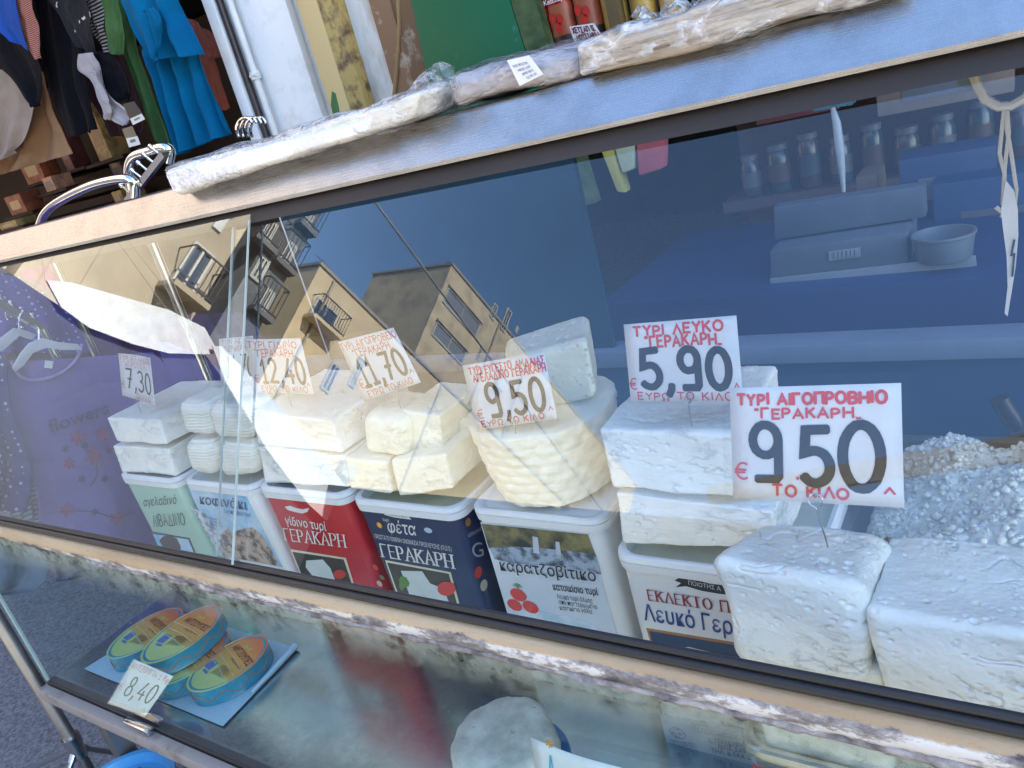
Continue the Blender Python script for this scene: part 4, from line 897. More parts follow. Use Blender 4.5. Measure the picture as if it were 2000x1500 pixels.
single('cheese_block', 'broad cheese slab standing in the red tin under the front blocks', 'cheese', solid(SL+[p+V((0, .14, 0)) for p in SL], 30, .06, .003, 14, .001, .001, 17), CH_W, g, angle=180)
A_ = [onY((1432, 1300), .590), onY((1700, 1356), .590), onY((1684, 1136), .600), onY((1372, 1086), .606)]
bk = [A_[0]+V((.016, .12, .0)), A_[1]+V((.014, .12, 0)), onY((1736, 1044), .70), onY((1482, 1008), .705)]
single('cheese_block', 'rounded white cheese block with the large 9.50 card pinned in its top', 'cheese', solid(A_+bk, 104, .15, .009, 13, .0030, .0012, 18), CH_W, g, angle=180)
B_ = [onY((1730, 1398), .588), onY((2120, 1452), .588), onY((2110, 1252), .597), onY((1692, 1192), .597)]
bk = [B_[0]+V((.010, .13, 0)), B_[1]+V((0, .13, 0)), onY((2070, 1072), .73), onY((1724, 1036), .715)]
single('cheese_block', 'large white cheese block at the far right, cropped by the picture edge', 'cheese', solid(B_+bk, 110, .09, .010, 10, .0032, .0012, 19), CH_W, g, angle=180)
# ricotta: crumbled heap in a steel tray
rc = onZ((1860, 1000), -.56); tr_t = thing('steel_tray', 'shallow steel tray of crumbled ricotta behind the front blocks', 'tray', (0.0, 1.0, -.76))
mb = MB(); mb.rrect([(-.205, .40, .80, 1.20, -.76), (-.215, .41, .79, 1.21, -.66), (-.23, .42, .775, 1.225, -.658)], .03, 5, True, False); obj('pan', mb, STEEL_D, tr_t)
mb = MB(); mb.box((-.19, .84, FZ+.001), (.39, 1.16, -.762)); obj('stand', mb, STEEL_D, tr_t)
RC = MB(); rows = []
for i in range(151):
    y = .80+.38*i/150; row = []
    for j in range(231):
        x = -.20+.58*j/230; ex = min(1, (x+.20)/.11, (.40-x)/.05); ey = min(1, (y-.795)/.16, (1.19-y)/.06)
        h = .085*(max(0, ex)**.6)*(max(0, ey)**.7); p = V((x, y, 0))
        cr = noise.multi_fractal(p*34, .8, 2.1, 4) if hasattr(noise, 'multi_fractal') else noise.noise(p*34)
        v = noise.voronoi(p*70)[0][0]; v2 = noise.voronoi(p*190)[0][0]
        row.append(V((x+.004*noise.noise(p*70), y+.004*noise.noise(p*70+V((9, 0, 0))), -.680+h*(.82+.5*noise.noise(p*11))+.009*(.5-v)+.007*(.5-v2)+.002*cr)))
    rows.append(row)
RC.grid(rows); rh_ = single('ricotta_heap', 'crumbly white ricotta heap behind the large 9.50 card', 'cheese', RC, CH_R, angle=180)
cb_ = MB(); random.seed(5); ico = [V(p) for p in ((0, 0, 1), (.9, 0, .4), (.28, .85, .4), (-.72, .53, .4), (-.72, -.53, .4), (.28, -.85, .4), (.72, .53, -.4), (-.28, .85, -.4), (-.9, 0, -.4), (-.28, -.85, -.4), (.72, -.53, -.4), (0, 0, -1))]
icf = [(0, 1, 2), (0, 2, 3), (0, 3, 4), (0, 4, 5), (0, 5, 1), (1, 6, 2), (2, 7, 3), (3, 8, 4), (4, 9, 5), (5, 10, 1), (2, 6, 7), (3, 7, 8), (4, 8, 9), (5, 9, 10), (1, 10, 6), (11, 7, 6), (11, 8, 7), (11, 9, 8), (11, 10, 9), (11, 6, 10)]
for k in range(7500):
    p = rows[int(random.random()**1.6*140)+2][int(random.random()*220)+4]; r_ = .0016+.0056*random.random()**4
    cb_.add([p+V((0, 0, r_*.3))+V((q.x*random.uniform(.6, 1.3), q.y*random.uniform(.6, 1.3), q.z*random.uniform(.5, 1.2)))*r_ for q in ico], icf)
co_ = obj('crumbs', cb_, CH_R, rh_, angle=180); co_['kind'] = 'stuff'
# round wheel in the lower part of the counter, on a blue plate
wc = onZ((1000, 1500), FZ+.006); wr = .084
wl = MB(); pr_ = [(wr*.86, .0), (wr*.97, .006), (wr, .02), (wr*1.01, .042), (wr*.97, .056), (wr*.86, .064), (wr*.5, .066), (.002, .066)]
wl.lathe(pr_, wc+V((0, 0, .010)), 72)
for i, p in enumerate(wl.v):
    q = p*1.0; d = p-wc; rad_ = V((d.x, d.y, 0)).normalized() if d.xy.length > .003 else V((0, 0, 0))
    wl.v[i] = p+rad_*(.005*noise.noise(q*26)+.002*noise.noise(q*90))+V((0, 0, .004*noise.noise(q*30)*(d.z > .02)))
single('round_cheese', 'grey white round cheese wheel on the counter floor', 'cheese', wl, CH_G, angle=60)
mb = MB(); mb.lathe([(.060, 0), (.086, .004), (.098, .012), (.096, .013), (.084, .006), (.060, .003)], wc+V((0, 0, -.004)), 48); single('blue_plate', 'blue round plate under the grey white cheese wheel', 'plate', mb, mat('blue_plate_glaze', (.05, .22, .42), .25))

# ================================================================== PRICE CARDS
CARDG = 'handwritten price cards'
def price_card(label, tl, tr, br, bl, Y, tilt, lines, sleeve=(.004, .008), pin=None, bend=0.0, P=None):
    """lines: (text, u0,v0,u1,v1, pen width m, material, jitter)"""
    n = V((0, -math.cos(R(tilt)), math.sin(R(tilt))))
    p0 = onY(((bl[0]+br[0])/2, (bl[1]+br[1])/2), Y)
    q = [P(k) for k in (tl, tr, br, bl)] if P else [onP(k, p0, n) for k in (tl, tr, br, bl)]
    sh = Sheet(*q); base = (q[2]+q[3])/2
    t = thing('price_card', label, 'price card', base, CARDG)
    cd = obj('card', sh.board(.0005, 0, bend), mat('card_white', (.80, .80, .81), .5), t, angle=180)
    by = {}
    for (s_, u0, v0, u1, v1, wd, m_, jit) in lines:
        mb = by.setdefault(m_.name, (MB(), m_))[0]; strokes(mb, sh, s_, u0, v0, u1, v1, wd, jit)
    for k, (mb, m_) in by.items(): obj('price_lettering' if m_ is INK else 'name_lettering', mb, m_, cd, smooth=False)
    if sleeve:
        s2 = Sheet(sh.at(-sleeve[0]/sh.W, 1+sleeve[1]/sh.H, .0022), sh.at(1+sleeve[0]/sh.W, 1+sleeve[1]/sh.H, .0022), sh.at(1+sleeve[0]/sh.W, -.002/sh.H, .0022), sh.at(-sleeve[0]/sh.W, -.002/sh.H, .0022))
        mb = MB(); n_ = 8; s2.bendf = bend
        mb.grid([[s2.pt(i/n_, j/n_, .0006*math.sin(i*1.7+j*.9)) for i in range(n_+1)] for j in range(n_+1)])
        obj('plastic_sleeve', mb, PLAST, t, angle=180)
    if pin:
        (lx, ly, rpx), (fx, fy_) = pin
        c_ = onP((lx, ly), sh.at(.5, 0, .004), sh.n); r_ = rpx*c_.length/1700
        ux = (sh.br-sh.bl).normalized(); uy = (sh.tl-sh.bl).normalized()
        ring = [c_+ux*(r_*math.cos(R(-80+340*i/18)))+uy*(r_*math.sin(R(-80+340*i/18))) for i in range(19)]
        foot = onP((fx, fy_), c_+V((0, .004, -.03)), V((0, -1, 0)))
        ring = ring+[c_-uy*r_*1.25+ux*.0006, (c_-uy*r_*1.3)*.4+foot*.6, foot, foot+(foot-c_).normalized()*.014]
        mb = MB(); mb.tube(ring, .0008, 8); obj('wire_pin', mb, WIRE, t)
    return t
D5, D3 = .0052, .0016
price_card('small white card reading 7.30 over the mint green tub', (231, 690), (293, 699), (303, 793), (239, 772), .868, 8, [
    ('ΤΥΡΙ ΑΓΕΛΑΔΟΣ', .03, .86, .97, .97, .0011, RED, .06), ('"ΑΓΡΟΤΙΣΑ„', .12, .72, .85, .83, .0011, RED, .06), ('7,30', .18, .22, .92, .66, .0050, INK, .03), ('€', .01, .22, .14, .38, .001, RED, .05), ('ΤΟ ΚΙΛΟ', .45, .04, .88, .15, .001, RED, .05), ('^', .90, .16, .97, .24, .001, RED, 0)],
    sleeve=(.001, .002), pin=((268, 780, 4), (275, 803)), bend=.004)
price_card('white card reading 11.70 half hidden behind the 12.40 card', (428, 662), (494, 656), (498, 757), (432, 760), .93, 8, [
    ('ΤΥΡΙ ΑΙΓΟΠΡ', .08, .88, .97, .97, .0012, RED, .06), ('"ΓΕΡΑΚΑΡΗ„', .15, .74, .9, .84, .0012, RED, .06), ('11,70', .22, .25, .97, .66, .005, INK, .03), ('ΤΟ ΚΙΛΟ', .45, .05, .97, .15, .001, RED, .05)])
price_card('white card reading 12.40 over the red tub', (480, 663), (587, 661), (613, 770), (497, 766), .875, 10, [
    ('ΤΥΡΙ ΓΙΔΙΝΟ', .02, .84, .90, .96, .0020, RED, .06), ('"ΓΕΡΑΚΑΡΗ„', .13, .68, .86, .81, .0020, RED, .06), ('12,40', .20, .20, .93, .64, .0064, INK, .03), ('€', .04, .20, .14, .34, .0013, RED, .05), ('ΕΥΡΩ ΤΟ ΚΙΛΟ', .15, .03, .92, .13, .0014, RED, .05), ('^', .93, .14, .98, .22, .0014, RED, 0)],
    pin=((562, 763, 5), (571, 797)))
price_card('white card reading 11.70, tilted, over the navy feta tub', (660, 668), (768, 640), (822, 747), (712, 783), .86, 10, [
    ('ΤΥΡΙ ΑΙΓΟΠΡΟΒΕΙΟ', .01, .84, .99, .95, .0014, RED, .06), ('"ΓΕΡΑΚΑΡΗ„', .18, .69, .86, .81, .0015, RED, .06), ('11,70', .14, .21, .90, .65, .0064, INK, .03), ('€', .04, .20, .14, .34, .0013, RED, .05), ('ΕΥΡΩ ΤΟ ΚΙΛΟ', .12, .03, .90, .13, .0014, RED, .05), ('^', .92, .20, .98, .28, .0014, RED, 0)],
    pin=((775, 757, 4), (780, 785)))
price_card('white card reading 9.50 with two red heading lines, leaning on the basket cheese', (903, 714), (1062, 688), (1088, 818), (933, 840), .815, 12, [
    ('ΤΥΡΙ ΕΥΓΕΣΤΟ ΑΜΔΑΙΑΣ', .07, .84, .99, .95, .0020, RED, .05), ('ΑΓΕΛΑΔΙΝΟ ΓΕΡΑΚΑΡΗ', .10, .72, .99, .83, .0020, RED, .05), ('9,50', .22, .18, .90, .66, .0070, INK, .03), ('€', .05, .17, .14, .31, .0015, RED, .05), ('ΕΥΡΩ ΤΟ ΚΙΛΟ', .08, .03, .86, .12, .0018, RED, .05), ('^', .93, .14, .98, .22, .0014, RED, 0)],
    sleeve=(.002, .004), pin=((1005, 826, 6), (1007, 846)))
price_card('white card reading 5.90 over the big cheese slabs', (1218, 634), (1438, 616), (1452, 785), (1232, 783), .792, 12, [
    ('ΤΥΡΙ ΛΕΥΚΟ', .09, .84, .88, .96, .0029, RED, .05), ('"ΓΕΡΑΚΑΡΗ„', .19, .69, .86, .82, .0029, RED, .05), ('5,90', .13, .17, .90, .64, .0092, INK, .03), ('€', .01, .16, .08, .30, .0016, RED, .05), ('ΕΥΡΩ ΤΟ ΚΙΛΟ', .08, .02, .92, .11, .0016, RED, .05), ('^', .94, .16, .98, .24, .0014, RED, 0)],
    pin=((1343, 779, 9), (1349, 816)))
price_card('largest white card reading 9.50 pinned in the rounded front block', (1425, 758), (1760, 748), (1766, 992), (1432, 973), .628, 14, [
    ('ΤΥΡΙ ΑΙΓΟΠΡΟΒΗΙΟ', .05, .85, .92, .94, .0029, RED, .05), ('"ΓΕΡΑΚΑΡΗ„', .16, .73, .78, .81, .0022, RED, .05), ('9', .14, .20, .31, .68, .0084, INK, .02), ('.', .40, .21, .42, .24, .003, RED, 0), ('5', .44, .18, .60, .66, .0092, INK, .03), ('0', .67, .14, .88, .66, .0092, INK, .03), ('€', .02, .18, .11, .33, .0021, RED, .05), ('ΤΟ ΚΙΛΟ', .26, .05, .70, .14, .0024, RED, .05), ('^', .90, .11, .955, .17, .002, RED, 0)],
    sleeve=(.008, .010), pin=((1593, 977, 14), (1611, 1046)))
# anchovy price card leaning in its holder at the counter's front, on the counter floor
pa = onZ((238, 1390), FZ+.006)
price_card('white card reading 8.40 standing before the anchovy tins', (262, 1288), (338, 1321), (284, 1398), (213, 1372), pa.y, 20, [
    ('ΑΝΤΖΟΥΓΙΑ 1 Kg', .03, .84, .97, .96, .0016, RED, .07), ('8,40', .22, .26, .90, .68, .0050, INK, .03), ('€', .03, .34, .14, .48, .0014, RED, .05), ('^', .84, .08, .92, .18, .0012, RED, 0)], sleeve=(.002, .004))
pb_ = onY((1200, 1520), .520)
price_card('large white card with a blue line, curled at the bottom of the counter', (1036, 1440), (1215, 1500), (1250, 1640), (1060, 1600), .515, 10, [
    ('1', .19, .2, .26, .88, .0022, mat('blue_marker', (.05, .42, .66), .5), .0)], sleeve=None, bend=-.004)
mb = MB(); a, b_ = onY((1062, 1438), .517), onY((1320, 1500), .517); mb.slab([a, b_, b_+V((0, .0, .012)), a+V((0, 0, .012))], V((0, .002, 0))); single('clear_holder', 'clear plastic strip above the curled white card', 'card holder', mb, PLAST)
mb = MB()
c_ = onY((1073, 1452), .5135)
for k in range(7):
    a = k*.9; mb.tube([c_, c_+V((.005*math.cos(a), -.001, .006*math.sin(a)))], .0009, 5)
single('orange_thread', 'tuft of orange thread on the curled white card', 'thread', mb, mat('orange_thread', (.75, .33, .03), .8))
# string and edge-on hanging card at the upper right
Yh = .80
t = thing('hanging_card', 'narrow white card hanging edge-on from a string at the upper right', 'hanging card', onY((1975, 400), Yh))
mb = MB(); mb.tube([onY(q, Yh) for q in ((1896, 130), (1908, 165), (1925, 195), (1950, 208), (1975, 206), (2000, 192), (2030, 165))], .0042, 8); obj('hook_hose', mb, mat('cream_hose', (.55, .48, .38), .5), t)
mb = MB()
for pth in (((1962, 205), (1958, 240), (1952, 300), (1962, 340), (1960, 395)), ((1968, 206), (1966, 250), (1975, 300), (1985, 370), (1982, 400)), ((1966, 206), (1970, 260), (1962, 330), (1958, 400))): mb.tube([onY(q, Yh+.002) for q in pth], .0017, 6)
mb.tube([onY(q, Yh) for q in ((1945, 404), (1952, 410), (1960, 416), (1956, 424))], .002, 6)
obj('string', mb, mat('jute_string', (.50, .42, .32), .8), t)
mb = MB(); o_ = [(1964, 352), (1980, 372), (1988, 410), (1989, 460), (1984, 520), (1976, 570), (1968, 618), (1962, 612), (1968, 560), (1966, 500), (1958, 440), (1955, 410), (1960, 380)]
mb.prism([onY(q, Yh-.002) for q in o_], V((0, .002, 0))); obj('card', mb, mat('aged_card', (.55, .52, .50), .6, vs=20), t)
mb = MB(); mb.tube([onY(q, Yh-.003) for q in ((1981, 468), (1975, 500), (1981, 495), (1977, 540))], .0009, 5); obj('card_lettering', mb, INK, t)
mb = MB(); mb.prism([onY(q, Yh+.003) for q in ((1876, 130), (1904, 120), (1906, 165), (1884, 178), (1868, 165))], V((0, .01, 0))); obj('hook_plate', mb, mat('bluish_plate', (.14, .20, .24), .4), t)

# ================================================================== ANCHOVY TINS
def lid_mat():
    m, t_, b_ = _new('tin_lid_print'); tc = t_.nodes.new('ShaderNodeTexCoord'); sx_ = t_.nodes.new('ShaderNodeSeparateXYZ'); t_.links.new(tc.outputs['Generated'], sx_.inputs[0])
    co_ = _coord(t_, (1, 1, 1)); f_ = _math(t_, 'ADD', sx_.outputs[1], _math(t_, 'MULTIPLY', _math(t_, 'SUBTRACT', _noise(t_, co_, 20, 3), .5), .10))
    f_ = _math(t_, 'ADD', f_, _math(t_, 'MULTIPLY', sx_.outputs[0], .10))
    col = _ramp(t_, f_, [(.0, (.42, .56, .20)), (.42, (.56, .62, .20)), (.47, (.58, .36, .06)), (.70, (.80, .30, .03)), (.95, (.74, .15, .03))])
    t_.links.new(col, b_.inputs['Base Color']); b_.inputs['Roughness'].default_value = .3; b_.inputs['Coat Weight'].default_value = .4; return m
LIDM = lid_mat()
def anchovy(label, e0, e1, zt, h=.040, half=.066):
    a, b_ = onZ(e0, zt), onZ(e1, zt); c_ = (a+b_)/2; L_ = (b_-a).length/2; rot = math.atan2((b_-a).y, (b_-a).x)-math.pi/2
    t = thing('anchovy_tin', label, 'tin', (c_.x, c_.y, zt-h), 'oval anchovy tins'); base = V((c_.x, c_.y, zt-h)); t.rotation_euler = (0, 0, rot)
    Z = V((0, 0, 0)); OFF[t.name] = Z
    mb = MB(); mb.lathe([(.97, .0), (1.0, .002), (.985, .005), (.985, h-.006), (1.0, h-.003), (1.0, h-.001)], Z, 56, half, L_); bd = obj('can', mb, TEAL, t); OFF[bd.name] = Z
    mb = MB(); mb.lathe([(1.0, h-.0015), (1.01, h), (.97, h+.0006), (.95, h-.0016), (.90, h-.0012), (.89, h-.0004), (.02, h-.0002)], Z, 56, half, L_); ld = obj('lid', mb, LIDM, t); OFF[ld.name] = Z
    lt = MB(); zz = h+.0006
    font_text(lt, 'ΑΝΤΖΟΥΓΙΕΣ', V((-half*.60, L_*.30, zz)), V((half*.84, L_*.20, zz)), V((-half*.57, L_*.30+.015, zz)), V((0, 0, 1)), h=0, bold=.02)
    font_text(lt, 'ANCHOVIES', V((-half*.10, L_*.08, zz)), V((half*.72, L_*.04, zz)), V((-half*.09, L_*.08+.006, zz)), V((0, 0, 1)), h=0)
    o_ = obj('lettering', lt, mat('brown_print', (.16, .03, .015), .5), ld, smooth=False)
    tb = MB()
    for k in range(7): tb.tube([(-half*.05+k*.0055, -L_*.08-abs(k-3)*.001, zz), (-half*.05+k*.0055, -L_*.44+k*.001, zz)], .0003, 4)
    for k in range(9): tb.tube([(-half*.05, -L_*.12-k*.0028, zz), (half*.62, -L_*.08-k*.0028, zz)], .00028, 4)
    obj('table_print', tb, mat('brown_print', (.16, .03, .015), .5), ld, smooth=False)
    rb_ = MB()
    for k in range(3): rb_.tube([(-half*.93+.008*k, L_*(.22-.20*k), zz), (0, L_*(.17-.20*k), zz), (half*.93-.006*k, L_*(.06-.20*k), zz)], .0009, 5)
    obj('rope_print', rb_, mat('rope_print', (.72, .60, .36), .5), ld, smooth=False)
    em = MB(); em.prism([(x_, y_, zz) for x_, y_ in ((-.016, L_*.55), (-.010, L_*.60), (0, L_*.55), (.010, L_*.60), (.016, L_*.55), (.011, L_*.47), (0, L_*.50), (-.011, L_*.47))], V((0, 0, .0003))); obj('emblem', em, mat('gold_print', (.60, .42, .08), .4), ld, smooth=False)
    bl = MB(); bl.box((-half*.60, -L_*.42, zz), (-half*.25, -L_*.16, zz+.0003)); bl.box((-half*.46, -L_*.52, zz), (-half*.16, -L_*.45, zz+.0003)); obj('blue_print', bl, mat('blue_crest_print', (.10, .18, .45), .5), ld, smooth=False)
    wv_ = MB(); wv_.tube([(half*.992*math.cos(a_), L_*.992*math.sin(a_), h*.45+.007*math.sin(a_*9)) for a_ in [2*math.pi*i/90 for i in range(90)]], .0012, 4, closed=True); obj('wave_print', wv_, mat('rust_print', (.40, .16, .04), .45), bd, smooth=False)
    t.location = base; return t
anchovy('oval anchovy tin at the left, partly covered by its neighbour', (212, 1284), (352, 1188), FZ+.044)
anchovy('lower oval anchovy tin hidden under the middle one', (296, 1336), (440, 1232), FZ+.045)
anchovy('middle oval anchovy tin stacked on another tin', (282, 1294), (424, 1182), FZ+.0875)
anchovy('front right oval anchovy tin lying apart on the paper', (368, 1346), (518, 1244), FZ+.044)
# wax paper with a rolled corner
pz = FZ+.0015
pp = [onZ(q, pz) for q in ((165, 1308), (440, 1422), (548, 1338), (588, 1262), (440, 1200), (330, 1220))]
mb = MB(); q0, q1, q2, q3 = onZ((165, 1308), pz), onZ((436, 1420), pz), onZ((582, 1268), pz), onZ((345, 1195), pz)
rows = []
for i in range(17):
    u_ = i/16; row = []
    for j in range(17):
        v_ = j/16; p = (q0*(1-u_)+q1*u_)*(1-v_)+(q3*(1-u_)+q2*u_)*v_; p = p+V((0, 0, .0006+.0012*(noise.noise(p*20)+1)))
        row.append(p)
    rows.append(row)
mb.grid(rows)
e0, e1 = q2, q2+(q1-q2)*.62; ax = V((0, 0, 1)).cross(e1-e0).normalized(); ax = -ax if ax.dot(q3-q2) > 0 else ax
rows = [[e0+(e1-e0)*(k/8)+ax*(-.004+.0075*math.sin(a_)*(1-.5*k/8))+V((0, 0, .0018+.0075*(1-math.cos(a_))*(1-.5*k/8))) for a_ in [R(330*i/14) for i in range(15)]] for k in range(9)]
mb.grid(rows); single('wax_paper', 'pale blue wax paper sheet with a rolled corner under the tins', 'paper', mb, mat('pale_blue_paper', (.42, .60, .70), .5, bump=.2, bs=60), angle=180)

# ================================================================== PACKS ON TOP OF THE COUNTER
PAPER = mat('paper_sheets', (.90, .86, .77), .75, col2=(.66, .57, .44), vs=9, vr=(.34, .52), stretch=(.45, 16, 26), bump=.6, bs=120)
WRAPPER = mat('white_wrapper', (.86, .85, .83), .5, col2=(.76, .73, .69), vs=14, vr=(.3, .5), bump=.6, bs=26, bd=.008)
GREYP = mat('grey_paper', (.40, .37, .38), .7, col2=(.34, .31, .33), vs=5, bump=.3, bs=30, bd=.006)
def pack(tl, tr, br, bl, Y, depth, **k): return solid(c8px(tl, tr, br, bl, Y, depth), **k)
t = thing('paper_pack', 'long pack of paper sheets in torn clear plastic on the left of the steel ledge', 'paper pack', onY((580, 300), .75), 'paper packs on the ledge')
core = pack((326, 338), (822, 178), (800, 236), (346, 372), .738, .14, N=40, rad=.22, lump=.005, fine=.0012, seed=31); obj('sheets', core, PAPER, t, angle=180)
w_ = pack((308, 334), (720, 228), (716, 262), (336, 386), .731, .10, N=40, rad=.3, lump=.004, fine=.002, seed=32); obj('wrapper', w_, WRAPPER, t, angle=180)
w_ = pack((308, 326), (868, 158), (850, 226), (334, 386), .729, .16, N=64, rad=.25, lump=.008, fine=.0015, seed=33); obj('plastic_wrap', w_, WRAP, t, angle=60)
fl_ = MB(); rows = []
for i in range(15):
    row = []
    for j in range(11):
        px = (800+95*j/10+14*math.sin(i*.5), 205-70*(i/14)*math.sin(math.pi*(j+1)/12)+(-28*j/10)); p = onY(px, .765+.05*i/14); row.append(p+V((0, .012*noise.noise(V((i*.5, j*.6, 3))), .006*noise.noise(V((i*.7, j*.8, 7))))))
    rows.append(row)
fl_.grid(rows); obj('loose_plastic', fl_, WRAP, t, angle=50)
t = thing('paper_pack', 'grey paper bundle with a small white label, between two plastic packs', 'paper pack', onY((1000, 160), .77), 'paper packs on the ledge')
core = pack((868, 148), (1128, 88), (1130, 158), (876, 222), .760, .16, N=46, rad=.42, lump=.012, fine=.0020, seed=34); obj('bundle', core, GREYP, t, angle=180)
w_ = pack((862, 140), (1136, 82), (1138, 160), (868, 228), .757, .165, N=60, rad=.45, lump=.014, fine=.0015, seed=34); obj('plastic_wrap', w_, mat_wrap('thin_polythene', .16), t, angle=60)
q = [onY(p_, .752) for p_ in ((990, 118), (1033, 108), (1061, 145), (1015, 168))]; lb = MB(); lb.slab(q, V((0, .0006, 0))); lo_ = obj('label', lb, mat('label_white', (.72, .74, .82), .5), t, smooth=False)
sh = Sheet(q[2], q[3], q[0], q[1]); lt = MB()           # printed upside down as it lies
for k, s_ in enumerate(('LR 26173', '2-00 ΒΑΡ', 'ΧΑΡΤΙ ΠΡΟΦΙΛ', 'ΡΑΣΟΠΑΚΙ 30Χ30')):
    v_ = .80-.19*k; a, b_, c_ = sh.at(.18+.02*k, v_, .0008), sh.at(.60+.09*k, v_, .0008), sh.at(.18+.02*k, v_+.11, .0008); font_text(lt, s_, a, b_, c_, V((0, 0, 0)), h=0)
obj('lettering', lt, INK, lo_, smooth=False)
t = thing('paper_pack', 'bulky frosted plastic pack with wood brown layers at the right of the ledge', 'paper pack', onY((1400, 60), .76), 'paper packs on the ledge')
core = pack((1126, 96), (1760, -110), (1762, -16), (1136, 152), .752, .18, N=46, rad=.16, lump=.006, fine=.0018, seed=36)
obj('layers', core, mat('woody_layers', (.60, .52, .42), .75, col2=(.22, .15, .09), vs=7, vr=(.36, .56), stretch=(.6, 14, 22), bump=.7, bs=60, bd=.004), t, angle=180)
w_ = pack((1114, 84), (1768, -120), (1772, -16), (1124, 158), .745, .19, N=70, rad=.22, lump=.010, fine=.0015, seed=37); obj('plastic_wrap', w_, WRAP2, t, angle=60)
fl_ = MB(); rows = []
for i in range(13):
    row = []
    for j in range(13):
        px = (1240+13*j+5*math.sin(i), 62-14*j/3-55*(i/12)*(.6+.4*math.sin(j*1.3))); p = onY(px, .80+.05*i/12); row.append(p+V((0, .02*noise.noise(V((i*.5, j*.5, 13))), .01*noise.noise(V((i*.8, j*.8, 17))))))
    rows.append(row)
fl_.grid(rows); obj('loose_plastic', fl_, WRAP2, t, angle=50)

# ================================================================== CHROME CLOTHES RACK
t = thing('clothes_rack', 'bent chrome tube clothes rack standing behind the counter\'s left end', 'clothes rack', (-2.2, 1.2, GZ))
def smooth_path(p, n=6):
    o = []
    for i in range(len(p)-1):
        p0, p1, p2, p3 = p[max(i-1, 0)], p[i], p[i+1], p[min(i+2, len(p)-1)]
        for k in range(n):
            f_ = k/n; o.append(.5*((2*p1)+(p2-p0)*f_+(2*p0-5*p1+4*p2-p3)*f_*f_+(3*p1-p0-3*p2+p3)*f_**3))
    return o+[p[-1]]
mb = MB(); mb.tube(smooth_path([onY(q, 1.16) for q in ((70, 470), (78, 440), (92, 412), (125, 388), (180, 362), (230, 350), (258, 352), (264, 372), (262, 410))]), .0125, 14); obj('lower_bend', mb, CHROME, t)
mb = MB(); mb.tube(smooth_path([onY(q, 1.20) for q in ((262, 400), (254, 360), (252, 328), (262, 306), (290, 296), (318, 288), (332, 294), (330, 315))]), .0125, 14); obj('upper_bend', mb, CHROME, t)
a, b_ = onY((322, 300), 1.17), onY((250, 392), 1.17)
mb = MB(); mb.tube([a, b_], .0105, 4); arm = obj('peg_arm', mb, CHROME, t, smooth=False)
for k in range(6):
    c_ = a.lerp(b_, .06+.16*k); up_ = V((-.4, -.3, .75)).normalized(); mb = MB(); mb.tube([c_, c_+up_*.030], .003, 8); mb.tube([c_+up_*.030, c_+up_*.038], [.0058, .0058], 8); obj('peg', mb, CHROME, arm)
mb = MB(); mb.lathe([(.004, 0), (.018, .001), (.022, .003), (.004, .004)], onY((325, 297), 1.165), 20); obj('end_cap', mb, mat('white_cap', (.6, .58, .55), .4), t)
for px in ((75, 450), (262, 390)):
    p = onY(px, 1.18); mb = MB(); mb.tube([p, V((p.x, p.y, GZ))], .0125, 12); obj('upright', mb, CHROME, t)
t = thing('rail_bracket', 'chrome hook cluster hanging in the dark doorway beside the door jamb', 'bracket', onY((490, 240), 1.7))
for k in range(4):
    mb = MB(); x = 470+k*9; mb.tube(smooth_path([onY(q, 1.7+.02*k) for q in ((x-4, 268), (x-8, 250), (x, 234), (x+14, 230), (x+22, 240))]), .005, 8); obj('hook', mb, CHROME, t)
# lower left upright with chrome clamp joint
t = thing('rack_stand', 'grey steel stand tube with a chrome clamp joint beside the counter\'s lower left corner', 'stand', (-1.96, .5, GZ))
p0, p1 = onY((-40, 1150), .5), onY((143, 1450), .5)
mb = MB(); mb.tube([p0+(p0-p1)*.4, p1], .0150, 14); obj('upright', mb, STEEL_D, t)
mb = MB(); mb.tube([p1+V((0, 0, .020)), p1+V((0, 0, -.004))], .0215, 16); mb.tube([p1+V((0, 0, -.004)), p1+V((0, 0, -.045))], .0175, 14); obj('clamp', mb, mat('satin_chrome', (.60, .60, .61), .2, 1), t)
e1_ = onY((70, 1500), .45)
for tgt in (onY((40, 1512), .47), onY((210, 1468), .56), onY((120, 1560), .42)):
    mb = MB(); s_ = p1+V((0, 0, -.016)); mb.tube([s_, s_+(tgt-s_).normalized()*.034], .0100, 12); mb.tube([s_, s_+(tgt-s_)*1.6], .0068, 10); obj('brace', mb, mat('satin_chrome', (.60, .60, .61), .2, 1), t)
mb = MB(); mb.tube([p1+V((0, 0, -.04)), V((p1.x, p1.y, GZ))], .012, 12); obj('foot', mb, STEEL_D, t)
# blue ribbed plastic basket under the counter
bc = onZ((225, 1560), -1.22)
t = thing('plastic_basin', 'blue ribbed plastic basin under the counter\'s lower left corner', 'basin', (bc.x, bc.y, GZ))
mb = MB(); mb.lathe([(.09, 0), (.11, .06), (.125, .26), (.135, .275), (.135, .285), (.125, .283), (.115, .262), (.02, .255)], (bc.x, bc.y, GZ), 48); o_ = obj('basin', mb, mat('blue_plastic', (.08, .33, .62), .35), t)
mb = MB()
for k in range(9): mb.tube([(bc.x-.085+abs(k-4)*.010, bc.y-.085+k*.021, GZ+.266), (bc.x+.085-abs(k-4)*.010, bc.y-.085+k*.021, GZ+.266)], .004, 6)
obj('ribs', mb, mat('dark_blue_plastic', (.03, .12, .30), .4), o_)

